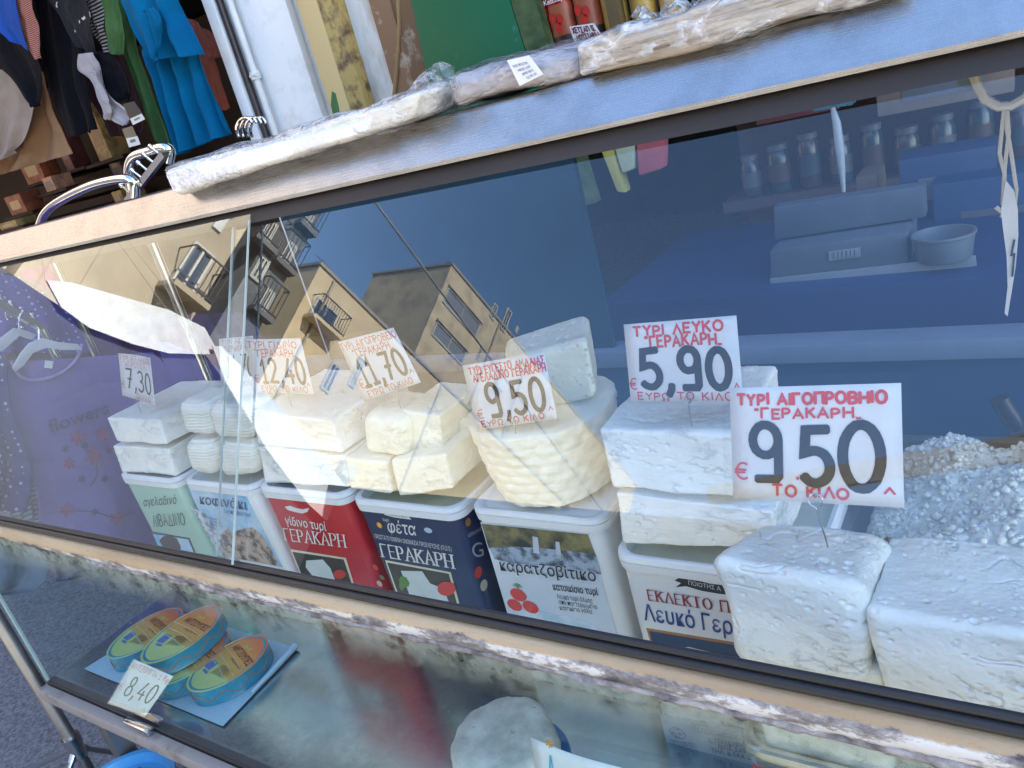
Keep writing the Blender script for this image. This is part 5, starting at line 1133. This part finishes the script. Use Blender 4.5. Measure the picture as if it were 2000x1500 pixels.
# ================================================================== CLOTHES in the shop doorway (upper left)
CG = 'clothes hanging in the shop doorway'
def garment(name, label, cat, rows, Y, m, folds=4, amp=.016, seed=0, group=CG, **k):
    place = lambda p: onY(p, Y)
    return single(name, label, cat, cloth(rows, place, folds, amp, seed=seed, **k), m, group, angle=180)
C = lambda px, Y: onY(px, Y)
def cuts(name, label, cat, m, panels, group=CG):      # garment made of several panels (parts)
    ps = [q for pn in panels for q in pn[1]]; c_ = onY(ps[-1][0], panels[0][2]); t = thing(name, label, cat, c_, group)
    for (nm, rows, Y, folds, amp, seed, *mm) in panels: obj(nm, cloth(rows, lambda p: onY(p, Y), folds, amp, seed=seed), mm[0] if mm else m, t, angle=180)
    return t
BLUE = fabric('azure', (.0, .10, .215), col2=(.0, .07, .165), vs=5); GREEN = fabric('sage', (.045, .10, .035), col2=(.03, .075, .028), vs=6)
NAVYF = fabric('black', (.004, .004, .007)); SALM = fabric('salmon', (.24, .07, .045)); CREAMF = fabric('oatmeal', (.27, .21, .175), col2=(.21, .165, .14), vs=5)
TANF = fabric('tan', (.26, .15, .085)); ROYAL = fabric('royal', (.015, .055, .24)); WHITEF = fabric('greywhite', (.32, .29, .30)); MAROON = fabric('maroon', (.03, .014, .02))
cuts('outfit', 'bright azure two piece outfit with flared peplum over wide trousers', 'outfit', BLUE, [
    ('jacket', [((205, -60), (330, -60)), ((232, 0), (342, 0)), ((258, 60), (366, 55)), ((288, 118), (390, 108))], 1.70, 2.2, .022, 3),
    ('pocket_flap', [((276, 22), (300, 14)), ((286, 40), (316, 40)), ((300, 90), (312, 88)), ((308, 118), (300, 128))], 1.665, 1, .004, 5),
    ('skirt', [((280, 95), (385, 100)), ((298, 150), (395, 140)), ((325, 230), (420, 205)), ((346, 303), (446, 262))], 1.76, 3.6, .030, 8)])
cuts('dress', 'sage green long dress with a short sleeve, left of the azure outfit', 'dress', GREEN, [
    ('body_panel', [((208, -40), (240, -40)), ((222, 20), (258, 20)), ((244, 100), (272, 100)), ((270, 180), (302, 180)), ((300, 278), (338, 280))], 1.80, 2, .014, 2),
    ('sleeve', [((192, -30), (222, -30)), ((200, 20), (234, 22)), ((206, 70), (242, 66)), ((212, 106), (242, 107))], 1.74, 1.2, .010, 4)])
cuts('t_shirt', 'salmon t-shirt hanging deep in the doorway right of the azure outfit', 't-shirt', SALM, [
    ('body_panel', [((352, 30), (388, 44)), ((372, 90), (408, 80)), ((396, 150), (428, 140)), ((420, 222), (452, 210))], 2.10, 1.2, .010, 6),
    ('sleeve', [((382, 50), (404, 58)), ((400, 84), (428, 82)), ((412, 118), (438, 108))], 2.08, .6, .006, 7)])
garment('dress', 'long black sleeveless dress hanging in front of the tan skirt', 'dress', [((66, -60), (140, -60)), ((78, 60), (160, 50)), ((95, 170), (172, 165)), ((130, 272), (192, 252))], 1.78, NAVYF, 2, .012, 9)
garment('top', 'coral top with a fine black dash pattern at the upper left', 'top', [((20, -60), (58, -60)), ((32, 10), (62, 5)), ((45, 70), (74, 60)), ((66, 118), (79, 114))], 1.70, mat_pattern('coral_dash_fabric', 'stripes', (.34, .13, .10), (.01, .008, .01), 55, .72), 1.2, .008, 10)
garment('top', 'royal blue top in the upper left corner', 'top', [((-60, -60), (20, -60)), ((-50, 0), (32, 0)), ((-30, 45), (44, 55)), ((10, 70), (58, 100))], 1.69, ROYAL, 1.5, .012, 11)
garment('top', 'black scoop top hanging low at the left, above the oatmeal skirt', 'top', [((-60, 20), (30, 60)), ((-40, 90), (70, 100)), ((20, 150), (84, 140)), ((52, 196), (82, 190)), ((62, 209), (80, 207))], 1.73, NAVYF, 1.4, .010, 12)
garment('skirt', 'oatmeal knitted skirt at the far left', 'skirt', [((-60, 120), (50, 150)), ((-60, 200), (70, 190)), ((-60, 280), (60, 262)), ((-50, 350), (40, 290))], 1.80, CREAMF, 3, .020, 13)
garment('skirt', 'tan and cream skirt with a long plain hem behind the black dress', 'skirt', [((40, 130), (86, 140)), ((30, 200), (104, 205)), ((10, 270), (128, 262)), ((-30, 350), (142, 300))], 1.86, TANF, 2.2, .016, 14)
garment('top', 'black and white striped top between the floral and the sage garments', 'top', [((135, -40), (196, -40)), ((146, 5), (202, 15)), ((170, 50), (205, 60)), ((198, 92), (212, 106))], 1.80, mat_pattern('striped_fabric', 'stripes', (.36, .32, .31), (.006, .006, .008), 30, .5, (.5, 1, 1)), 1, .008, 15)
garment('top', 'black top with white flower print at the top edge', 'top', [((62, -60), (150, -60)), ((90, -10), (170, 10)), ((118, 40), (178, 60)), ((150, 92), (186, 110))], 1.745, mat_pattern('floral_fabric', 'noise', (.005, .005, .008), (.36, .34, .31), 22, .66), 1.2, .010, 16)
cuts('camisole', 'pale grey strappy camisole with swing tags, below the striped top', 'camisole', WHITEF, [
    ('body_panel', [((150, 106), (182, 102)), ((152, 138), (196, 128)), ((176, 160), (204, 170)), ((190, 200), (226, 196)), ((204, 230), (258, 220)), ((240, 246), (252, 240))], 1.72, 1.5, .010, 17),
    ('folded_side', [((172, 140), (186, 138)), ((188, 180), (210, 188)), ((200, 214), (218, 216)), ((204, 232), (214, 234))], 1.70, .6, .004, 18)])
garment('camisole', 'black strappy camisole between the pale camisole and the sage dress', 'camisole', [((180, 104), (216, 106)), ((196, 140), (240, 130)), ((210, 176), (256, 170)), ((228, 196), (252, 194))], 1.735, NAVYF, 1, .008, 19)
garment('trousers', 'dark maroon trousers hanging behind the pale camisole', 'trousers', [((150, 100), (240, 100)), ((175, 180), (270, 180)), ((205, 240), (285, 240)), ((220, 268), (280, 262))], 1.92, MAROON, 2, .012, 20)
for (nm, q, q2_) in (('black and white swing tag below the pale camisole', [(240, 203), (262, 198), (284, 230), (258, 244)], [(254, 232), (276, 222), (283, 233), (260, 244)]), ('kraft and white swing tag, the lower of the two', [(238, 252), (258, 246), (274, 282), (252, 288)], [(246, 270), (268, 266), (274, 282), (252, 288)])):
    t = thing('swing_tag', nm, 'tag', onY(q[3], 1.68), 'swing tags on the camisole'); mb = MB(); mb.slab([onY(p, 1.68) for p in q], V((0, .001, 0))); obj('card', mb, mat('black_card', (.02, .02, .02), .4) if 'black' in nm else mat('kraft_card', (.16, .12, .07), .6), t)
    mb = MB(); mb.slab([onY(p, 1.678) for p in q2_], V((0, .001, 0))); wl_ = obj('white_label', mb, mat('tag_white', (.62, .60, .58), .5), t)
    mb = MB(); a, b_, c_ = [onY(p, 1.677) for p in (q2_[3], q2_[2], q2_[0])]
    for k in range(7): s_ = .25+.07*k; mb.slab([a.lerp(b_, s_)*.6+c_.lerp(c_+(b_-a), s_)*.4, a.lerp(b_, s_+.03)*.6+c_.lerp(c_+(b_-a), s_+.03)*.4, a.lerp(b_, s_+.03)*.3+c_.lerp(c_+(b_-a), s_+.03)*.7, a.lerp(b_, s_)*.3+c_.lerp(c_+(b_-a), s_)*.7], V((0, .0004, 0)))
    obj('barcode', mb, INK, wl_, smooth=False)
# dim goods deep in the clothes shop
random.seed(12)
for i, (px, Y, w_, h_, c_, nm) in enumerate((((60, 330), 3.4, .30, .22, (.30, .07, .03), 'rust red box on the dim shelf under the skirts'), ((185, 260), 3.2, .16, .36, (.28, .17, .06), 'ochre patterned box standing upright in the dim shop'), ((120, 290), 3.5, .12, .34, (.14, .03, .03), 'narrow dark red box in the dim shop'), ((30, 400), 3.0, .25, .14, (.26, .06, .02), 'low orange red box at the far left of the dim shelf'), ((215, 300), 3.4, .14, .40, (.08, .07, .08), 'grey box behind the chrome rack'), ((95, 360), 3.1, .14, .10, (.45, .22, .14), 'small peach box near the rack bend'), ((15, 440), 2.8, .26, .05, (.30, .19, .07), 'flat ochre carton at the left edge'), ((230, 385), 2.6, .10, .07, (.22, .14, .03), 'small yellow carton behind the rack arm'))):
    p = onY(px, Y); mb = MB(); mb.box((p.x-w_/2, Y, p.z-h_/2), (p.x+w_/2, Y+.15, p.z+h_/2)); t = thing('goods_box', nm, 'box', (p.x, Y, p.z-h_/2), 'boxes in the dim clothes shop')
    obj('carton', mb, mat('carton_%d' % i, c_, .6, col2=tuple(v*.45 for v in c_), vs=11, vr=(.4, .55)), t, bevel=.006)
    mb = MB(); mb.box((p.x-w_*.3, Y-.002, p.z-h_*.25), (p.x+w_*.3, Y-.0005, p.z+h_*.2)); obj('sticker', mb, mat('sticker_%d' % (i % 3), ((.35, .22, .10), (.20, .10, .05), (.12, .10, .09))[i % 3], .5, vs=20), t, smooth=False)
SHB = MB()
for o_ in [o for o in COL.objects if o.name.startswith('goods_box')]: l_ = o_.location; SHB.box((l_.x-.24, l_.y-.02, l_.z-.022), (l_.x+.24, 3.9, l_.z-.001))
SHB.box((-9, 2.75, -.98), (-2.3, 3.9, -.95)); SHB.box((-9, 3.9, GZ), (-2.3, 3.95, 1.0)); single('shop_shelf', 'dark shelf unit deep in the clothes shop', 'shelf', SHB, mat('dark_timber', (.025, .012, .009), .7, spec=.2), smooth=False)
zr_ = onY((150, -70), 1.77).z; mb = MB(); mb.tube([(-4.6, 1.77, zr_), (-2.0, 1.77, zr_)], .012, 10)
for x_ in (-4.4, -3.3, -2.22): mb.tube([(x_, 1.77, zr_), (x_, 1.86, zr_)], .008, 8)
single('clothes_rail', 'steel rail across the shop doorway above the hanging clothes', 'rail', mb, CHROME)
# ================================================================== clothes seen through the counter's left end
G2 = 'clothes hanging beside the counter end'
XT = -2.32
plX = lambda X: (lambda p: onX(p, X))
NX = V((1, 0, 0))
PUR = fabric('lilac', (.20, .15, .38), col2=(.165, .12, .32), vs=3)
t = thing('t_shirt', 'lilac t-shirt with the word flowers, on a white hanger beside the counter', 't-shirt', onX((230, 1060), XT), G2)
obj('body_panel', cloth([((10, 708), (300, 688)), ((-5, 760), (395, 790)), ((20, 860), (420, 900)), ((70, 960), (470, 1010)), ((80, 1060), (500, 1120))], plX(XT), 2.2, .014, seed=3, ndir=NX), PUR, t, angle=180)
obj('sleeve', cloth([((300, 668), (330, 668)), ((320, 700), (430, 720)), ((340, 770), (480, 800)), ((395, 800), (480, 830))], plX(XT+.006), 1, .010, seed=5, ndir=NX), PUR, t, angle=180)
mb = MB(); mb.tube(smooth_path([onX(q, XT+.012) for q in ((22, 705), (40, 735), (75, 742), (120, 728), (150, 700), (160, 672))]), .005, 8); obj('collar', mb, fabric('lilac_rib', (.36, .28, .50)), t)
PR = mat('dark_print', (.055, .035, .12), .7); REDF = mat('red_flower_print', (.26, .05, .15), .7)
mb = MB(); a, b_, c_ = onX((98, 846), XT+.028), onX((214, 806), XT+.028), onX((92, 822), XT+.028); font_text(mb, 'flowers', a, b_, c_, NX, h=0, bold=.015); obj('lettering', mb, PR, t, smooth=False)
def flower(px, r_, m_, name):
    c_ = onX(px, XT+.026); mb = MB()
    mb.prism([c_+V((0, r_*(.75+.25*math.cos(6*2*math.pi*k/36))*math.cos(2*math.pi*k/36), r_*(.75+.25*math.cos(6*2*math.pi*k/36))*math.sin(2*math.pi*k/36))) for k in range(36)], V((.001, 0, 0))); obj(name, mb, m_, t, smooth=False)
for px, r_ in (((152, 855), .026), ((200, 848), .024), ((182, 890), .028), ((130, 996), .022), ((228, 1012), .024), ((135, 905), .018)): flower(px, r_, REDF, 'flower_print')
for px in ((128, 876), (165, 870), (212, 880), (160, 935), (205, 935), (185, 1000)): flower(px, .012, PR, 'flower_print')
mb = MB(); mb.tube(smooth_path([onX(q, XT+.026) for q in ((90, 1004), (130, 998), (185, 1000), (228, 1012), (262, 1000))]), .0016, 5); mb.tube(smooth_path([onX(q, XT+.026) for q in ((152, 855), (165, 875), (182, 890), (190, 925), (176, 950))]), .0016, 5); obj('stem_print', mb, PR, t, smooth=False)
mb = MB(); mb.slab([onX(q, XT+.02) for q in ((88, 704), (104, 706), (102, 720), (86, 718))], V((.001, 0, 0))); obj('neck_label', mb, WHITE, t, smooth=False)
def hanger(label, pts, hook, X):
    t = thing('hanger', label, 'hanger', onX(pts[len(pts)//2], X), 'white plastic hangers')
    mb = MB(); pl_ = [onX(q, X) for q in pts]; mb.prism(pl_, V((.010, 0, 0))); obj('shoulder_bar', mb, mat('hanger_white', (.62, .60, .62), .4), t, bevel=.003)
    mb = MB(); mb.tube(smooth_path([onX(q, X+.005) for q in hook]), .0030, 8); obj('hook', mb, CHROME, t)
hanger('front white plastic hanger holding the lilac t-shirt', [(22, 718), (38, 690), (55, 670), (80, 660), (110, 668), (150, 672), (158, 684), (120, 684), (88, 680), (62, 690), (44, 714), (28, 726)], ((76, 664), (74, 640), (58, 634), (44, 640), (38, 622), (48, 606), (62, 610)), XT+.02)
hanger('rear white plastic hanger, left of the lilac t-shirt hanger', [(-30, 690), (0, 660), (25, 640), (50, 646), (70, 654), (60, 664), (36, 656), (14, 676), (-20, 706)], ((38, 644), (36, 622), (24, 618), (16, 624), (12, 606), (24, 594)), XT-.08)
mb = MB(); a, b_ = onX((-60, 560), XT-.03), onX((84, 642), XT-.03); mb.tube([a, b_], .013, 4); t = thing('hanging_rail', 'chrome square rail with pegs carrying the white hangers', 'rail', b_); ro = obj('bar', mb, CHROME, t, smooth=False)
for k in range(4): c_ = a.lerp(b_, .45+.15*k); mb = MB(); mb.tube([c_, c_+V((0, 0, .03))], .004, 8); mb.tube([c_+V((0, 0, .03)), c_+V((0, 0, .036))], .007, 8); obj('peg', mb, CHROME, ro)
mb = MB(); mb.tube([b_, V((b_.x, b_.y, GZ))], .012, 10); obj('post', mb, CHROME, t)
DOTS = mat_pattern('dotted_fabric', 'dots', (.035, .035, .13), (.45, .45, .55), 52, .22); DOTP = mat_pattern('dotted_lilac_fabric', 'dots', (.10, .07, .26), (.40, .36, .50), 48, .2)
def side_g(name, label, cat, rows, X, m, folds=3, amp=.014, seed=0):
    return single(name, label, cat, cloth(rows, plX(X), folds, amp, seed=seed, ndir=NX), m, G2, angle=180)
side_g('dress', 'navy polka dot dress at the left edge behind the glass', 'dress', [((-120, 640), (10, 690)), ((-120, 760), (20, 800)), ((-120, 880), (60, 900)), ((-120, 1000), (50, 1000))], XT+.05, DOTS, 3, .016, 21)
side_g('top', 'lilac blue dotted top behind the chrome rail', 'top', [((-80, 520), (60, 545)), ((-60, 570), (150, 600)), ((-40, 640), (190, 660)), ((-20, 690), (180, 690))], XT-.22, DOTP, 3, .016, 22)
side_g('top', 'magenta pink top behind the dotted garments', 'top', [((20, 490), (110, 500)), ((40, 530), (130, 560)), ((60, 590), (140, 600))], XT-.30, fabric('magenta', (.50, .03, .22)), 2, .012, 23)
side_g('dress', 'indigo dress behind the upper cheese blocks', 'dress', [((180, 620), (480, 610)), ((200, 720), (560, 700)), ((220, 800), (640, 800)), ((260, 980), (680, 980))], XT-.24, fabric('indigo', (.055, .045, .14), col2=(.10, .02, .08), vs=6), 5, .03, 24)
side_g('dress', 'deep pink patterned dress glimpsed right of the indigo one', 'dress', [((330, 640), (400, 640)), ((350, 700), (430, 700)), ((370, 780), (440, 780)), ((380, 900), (470, 900))], XT-.20, fabric('fuchsia', (.26, .02, .12), col2=(.05, .03, .12), vs=9), 2, .02, 25)
side_g('skirt', 'grey blue skirt hanging low by the counter\'s lower left corner', 'skirt', [((-100, 1000), (70, 1060)), ((-100, 1080), (92, 1110)), ((-100, 1150), (70, 1148)), ((-90, 1190), (20, 1160))], XT+.02, fabric('greyblue', (.24, .27, .32)), 2, .014, 26)
side_g('skirt', 'second grey blue skirt, right of the first at the counter\'s lower left', 'skirt', [((85, 1050), (200, 1075)), ((100, 1090), (196, 1100)), ((105, 1125), (186, 1118)), ((110, 1138), (130, 1132))], XT-.05, fabric('greylilac', (.25, .24, .33)), 2, .012, 27)
side_g('trousers', 'mint and pink striped trousers beneath the polka dot dress', 'trousers', [((0, 880), (70, 880)), ((10, 940), (78, 940)), ((20, 1010), (90, 1020))], XT-.06, mat_pattern('mint_stripe_fabric', 'stripes', (.25, .36, .34), (.14, .10, .18), 24, .5), 3, .01, 28)

# ================================================================== SAUCE BOTTLES in the shop front
YB = 1.98
KET = mat('ketchup_label', (.45, .05, .03), .4, col2=(.30, .12, .05), vs=10); KR = mat('ketchup_red', (.50, .02, .012), .3); MUS = mat('mustard_label', (.52, .33, .06), .4, col2=(.40, .22, .05), vs=12); KB = mat('label_black', (.04, .025, .022), .4); MB_ = mat('mustard_blue', (.04, .22, .48), .4)
def bottle(px0, px1, kind, label):
    a, b_ = onY(px0, YB), onY(px1, YB); h = .24; zb2 = a.z; x0, x1 = a.x, b_.x; cx = (x0+x1)/2; hw = (x1-x0)/2*.97
    t = thing('sauce_bottle', label, 'sauce bottle', (cx, YB, zb2), 'sauce bottles beside the green board')
    mb = MB(); mb.lathe([(.90, 0), (1.0, .008), (1.0, .17), (.92, .20), (.5, .225), (.45, .24)], (cx, YB, zb2), 24, hw, .032); obj('bottle', mb, KR if kind == 'k' else MUS, t)
    mb = MB(); mb.lathe([(.5, 0), (.5, .04), (.3, .06)], (cx, YB, zb2+.24), 16, hw, .03); obj('cap', mb, WPLAS, t)
    yf = YB-.0338; z = lambda k: zb2+k
    def bx(nm, z0, z1, m_, d=.0, e=1.0): mb = MB(); mb.lathe([(1.012+d, z0), (1.012+d, z1)], (cx, YB, zb2), 24, hw*e, .032); return obj(nm, mb, m_, t)
    if kind == 'k':
        lb = bx('label', .03, .105, KET, .0); bx('black_band', .125, .17, KB); bx('base_band', .012, .03, KB)
        for (dx, dz) in ((-.35, .075), (.25, .068), (.0, .050)):
            mb = MB(); c_ = V((cx+dx*hw, yf-.003, z(dz))); mb.prism([c_+V((hw*.26*math.cos(q), 0, .013*math.sin(q))) for q in [2*math.pi*i/14 for i in range(14)]], V((0, .0006, 0))); obj('tomato_picture', mb, TOM, lb, smooth=False)
        mb = MB(); font_text(mb, 'Ketchup', V((cx-hw*.8, yf-.002, z(.110))), V((cx+hw*.8, yf-.002, z(.110))), V((cx-hw*.8, yf-.002, z(.122))), NY, h=0, bold=.02); obj('lettering', mb, WPRINT, t, smooth=False)
    else:
        lb = bx('label', .02, .10, MUS); bx('blue_band', .125, .14, MB_)
        mb = MB(); c_ = V((cx, yf-.003, z(.105))); mb.prism([c_+V((hw*.6*math.cos(q), 0, .012*math.sin(q))) for q in [2*math.pi*i/12 for i in range(12)]], V((0, .0006, 0))); obj('leaf_picture', mb, LEAFP, lb, smooth=False)
        mb = MB(); c_ = V((cx+.1*hw, yf-.0036, z(.085))); mb.prism([c_+V((hw*.4*math.cos(q), 0, .010*math.sin(q))) for q in [2*math.pi*i/12 for i in range(12)]], V((0, .0006, 0))); obj('lemon_picture', mb, mat('lemon_print', (.62, .48, .03), .4), lb, smooth=False)
        mb = MB(); font_text(mb, 'Moutarde', V((cx-hw*.8, yf-.002, z(.128))), V((cx+hw*.8, yf-.002, z(.128))), V((cx-hw*.8, yf-.002, z(.137))), NY, h=0, bold=.02); obj('lettering', mb, WPRINT, t, smooth=False)
z0 = onY((1048, 95), YB)
xs = [onY((1030, 55), YB).x+.075*i for i in range(6)]
zb3 = onY((1100, 95), YB).z
for i, (kind, lb_) in enumerate((('k', 'ketchup bottle nearest the green board'), ('k', 'second ketchup bottle from the green board'), ('k', 'ketchup bottle beside the first mustard bottle'), ('m', 'mustard bottle beside the ketchup bottles'), ('m', 'middle mustard bottle of three'), ('m', 'mustard bottle nearest the wooden shelf post'))):
    x = xs[i]; P_ = lambda X: (lambda c: (1000+FPX*c.dot(CR)/c.dot(CF), 750+FPX*c.dot(CD)/c.dot(CF)))(V((X, YB, zb3)))
    bottle(P_(x), P_(x+(.074 if kind == 'k' else .066)), kind, lb_)
mb = MB(); mb.box((xs[0]-.06, YB-.05, zb3-.03), (xs[5]+.12, YB+.25, zb3-.001)); single('bottle_shelf', 'wooden shelf carrying the sauce bottles', 'shelf', mb, mat('shelf_wood', (.20, .12, .06), .6, stretch=(1, 8, 8)), bevel=.002)
mb = MB(); x = onY((1205, 40), YB).x; mb.box((x, YB-.05, zb3-.03), (x+.03, YB+.0, 1.0)); single('shelf_post', 'brown wooden post at the end of the sauce shelf', 'post', mb, mat('shelf_post_wood', (.13, .085, .03), .65, stretch=(8, 8, 1)))
mb = MB(); q = [onY(p, 1.90) for p in ((1112, 52), (1160, 45), (1178, 74), (1122, 84))]; t = thing('shelf_card', 'handwritten price strip in front of the mustard bottles', 'price card', q[3]); mb.slab(q, V((0, .001, 0))); cd = obj('card', mb, WHITE, t)
mb = MB(); sh = Sheet(*q); strokes(mb, sh, 'ΧΕΤΣΑΠ ΙΣ', .08, .56, .92, .88, .003, .06); strokes(mb, sh, 'ΜΟΥΣΤΑΡΔΑ', .15, .14, .98, .44, .003, .06); obj('lettering', mb, mat('dark_red_marker', (.22, .02, .02), .5), cd, smooth=False)
mb = solid([onY(p, 2.1)+d for d in (V((0, 0, 0)), V((0, .15, 0))) for p in ((1214, 80), (1262, 70), (1250, -80), (1196, -80))], 16, .2, .01, seed=44); single('black_bag', 'black bag hanging right of the sauce shelf', 'bag', mb, mat('black_bag_cloth', (.012, .012, .014), .5), angle=180)

# ================================================================== SHOP INTERIOR behind the counter's right half
IBL = mat('bluish_grey_plastic', (.09, .11, .14), .5); 
mb = MB(); a = onY((1180, 610), 1.75); mb.box((a.x, 1.72, GZ), (1.4, 2.45, onY((1700, 535), 1.80).z)); single('service_counter', 'dark blue service counter behind the display case carrying the scale', 'counter', mb, mat('counter_blue', (.008, .03, .11), .5, vs=3), bevel=.004)
t = thing('weighing_scale', 'grey label printing scale on the service counter', 'scale', onY((1640, 540), 1.80))
def qslab(name, pts, Y, d, m_, par, **k): mb = MB(); mb.slab([onY(p, Y) for p in pts], V((0, d, 0))); return obj(name, mb, m_, par, **k)
qslab('body', [(1503, 490), (1772, 452), (1775, 520), (1505, 570)], 1.80, .18, IBL, t, bevel=.006)
qslab('front_edge', [(1503, 545), (1905, 500), (1908, 520), (1508, 570)], 1.79, .008, mat('scale_trim', (.22, .24, .27), .4), t, bevel=.002)
qslab('display', [(1510, 405), (1805, 362), (1808, 425), (1512, 470)], 1.88, .05, mat('scale_grey', (.08, .105, .14), .45), t, bevel=.006)
kp = qslab('keypad', [(1618, 492), (1680, 484), (1681, 502), (1619, 510)], 1.794, .004, mat('key_white', (.24, .26, .27), .5), t)
for k in range(6):
    qslab('key', [(1630+8*k, 492-k), (1635+8*k, 491-k), (1635+8*k, 504-k), (1630+8*k, 505-k)], 1.790, .003, mat('key_grey', (.25, .28, .30), .5), kp)
c_ = onY((1845, 505), 1.80); mb = MB(); mb.lathe([(.048, 0), (.052, .004), (.058, .050), (.061, .052), (.061, .057), (.057, .057), (.052, .008), (.01, .006)], c_, 36); single('plastic_bowl', 'small white plastic bowl beside the scale', 'bowl', mb, mat('bowl_white', (.13, .16, .19), .4))
# hanging bits behind the glass
t = thing('hanging_cord', 'slim pale twisted cord hanging from a dark box behind the glass', 'ornament', onY((1645, 400), 1.5))  # unidentified thin pale thing, modelled as a twisted cord
mb = MB(); mb.tube([onY(q, 1.5) for q in ((1626, 210), (1634, 240), (1640, 290), (1644, 330), (1648, 375))], [.004, .007, .008, .006, .003], 10); obj('cord', mb, mat('pale_cord', (.30, .36, .41), .6), t)
qslab('box', [(1585, 190), (1668, 172), (1664, 205), (1588, 218)], 1.5, .04, mat('teal_box', (.05, .17, .25), .5), t)
for i, (q, c_, nm) in enumerate((([(1164, 272), (1192, 270), (1222, 378), (1204, 376)], (.32, .31, .07), 'yellow paper bag hanging behind the glass'), ([(1194, 272), (1240, 262), (1240, 330), (1214, 340)], (.30, .36, .26), 'grey green paper bag hanging beside the yellow one'), ([(1240, 258), (1296, 248), (1294, 330), (1246, 345)], (.30, .06, .08), 'red pink paper bag hanging beside the grey green one'))):
    mb = MB(); pq = [onY(p, 1.30) for p in q]; mb.slab(pq, V((0, .03, 0))); single('paper_bag', nm, 'bag', mb, mat('paper_bag_%d' % i, c_, .7, vs=20), 'paper bags hanging behind the glass', bevel=.006)
# shelf with jars
mb = MB(); y_ = 2.9; a = onY((1400, 300), y_); zs = onY((1800, 338), y_).z; mb.box((a.x, y_-.02, zs-.04), (1.6, y_+.28, zs)); mb.box((a.x, y_+.28, GZ), (1.6, y_+.32, 1.0)); mb.box((a.x, y_-.02, zs+.27), (1.6, y_+.28, zs+.30)); mb.box((a.x, y_-.02, zs-.32), (1.6, y_+.28, zs-.29)); single('jar_shelf', 'wooden wall shelf with jars behind the service counter', 'shelf', mb, mat('shelf_plum', (.10, .065, .07), .6), smooth=False)
JM = [mat('jar_glass_%d' % i, c_, .25) for i, c_ in enumerate(((.06, .075, .10), (.08, .055, .06), (.045, .065, .08)))]
JX = {}
for i in range(14):
    x = a.x+.10+i*.105; t = thing('jar', 'jar on the wall shelf', 'jar', (x, y_+.05, zs+.001), 'jars on the wall shelf'); t['label'] = 'labelled jar standing %s from the left in the row on the wall shelf' % ('first', 'second', 'third', 'fourth', 'fifth', 'sixth', 'seventh', 'eighth', 'ninth', 'tenth', 'eleventh', 'twelfth', 'thirteenth', 'fourteenth')[i]
    if True:
        hj = .11+.05*((i*7) % 5)/5; rj = .036+.008*((i*3) % 4)/4; mb = MB(); mb.lathe([(rj*.88, 0), (rj, .006), (rj, hj), (rj*.8, hj+.02)], t.location, 20); obj('jar_body', mb, JM[(i*5) % 3], t); mb = MB(); mb.lathe([(rj*.86, hj+.02), (rj*.88, hj+.04), (rj*.7, hj+.042)], t.location, 20); obj('lid', mb, mat('jar_lid', (.14, .15, .17), .4), t)
        mb = MB(); mb.lathe([(rj*1.01, hj*.3), (rj*1.01, hj*.8)], t.location, 20); obj('jar_label', mb, mat('jar_label_%d' % (i % 3), ((.11, .11, .12), (.09, .05, .04), (.04, .06, .08))[i % 3], .6), t)
for i, (px, Y, w_, h_, c_, nm) in enumerate((((1840, 170), 2.6, .34, .10, (.20, .15, .12), 'beige carton on the top shelf near the hanging card'), ((1700, 440), 2.5, .06, .30, (.20, .13, .09), 'upright tan carton behind the scale'), ((1850, 360), 2.3, .22, .16, (.02, .045, .12), 'navy carton right of the scale display'), ((1400, 620), 2.0, .18, .16, (.02, .05, .11), 'blue carton left of the scale'), ((1550, 180), 2.7, .26, .16, (.17, .06, .07), 'dull red carton on the top shelf'), ((1960, 430), 2.2, .30, .22, (.012, .05, .13), 'deep blue carton behind the hanging card'))):
    p = onY(px, Y); mb = MB(); mb.box((p.x-w_/2, Y, p.z-h_/2), (p.x+w_/2, Y+.16, p.z+h_/2)); t = thing('shop_carton', nm, 'carton', (p.x, Y, p.z-h_/2), 'cartons behind the service counter'); obj('carton', mb, mat('shop_carton_%d' % i, c_, .6, vs=12), t, bevel=.005)
    mb = MB(); mb.box((p.x-w_*.3, Y-.002, p.z-h_*.22), (p.x+w_*.3, Y-.0005, p.z+h_*.15)); obj('carton_label', mb, mat('shop_carton_label_%d' % (i % 2), ((.14, .15, .17), (.10, .09, .11))[i % 2], .5), t, smooth=False)
# black handle bar by the rear sill
mb = MB(); mb.tube([onY(q, 1.25) for q in ((1952, 778), (1964, 800), (1985, 830), (2015, 880))], .014, 10); mb.tube([onY(q, 1.25) for q in ((1985, 850), (2040, 830))], .018, 10); single('handle_bar', 'black handle bar leaning behind the ricotta', 'handle', mb, mat('black_handle_plastic', (.015, .015, .018), .4))
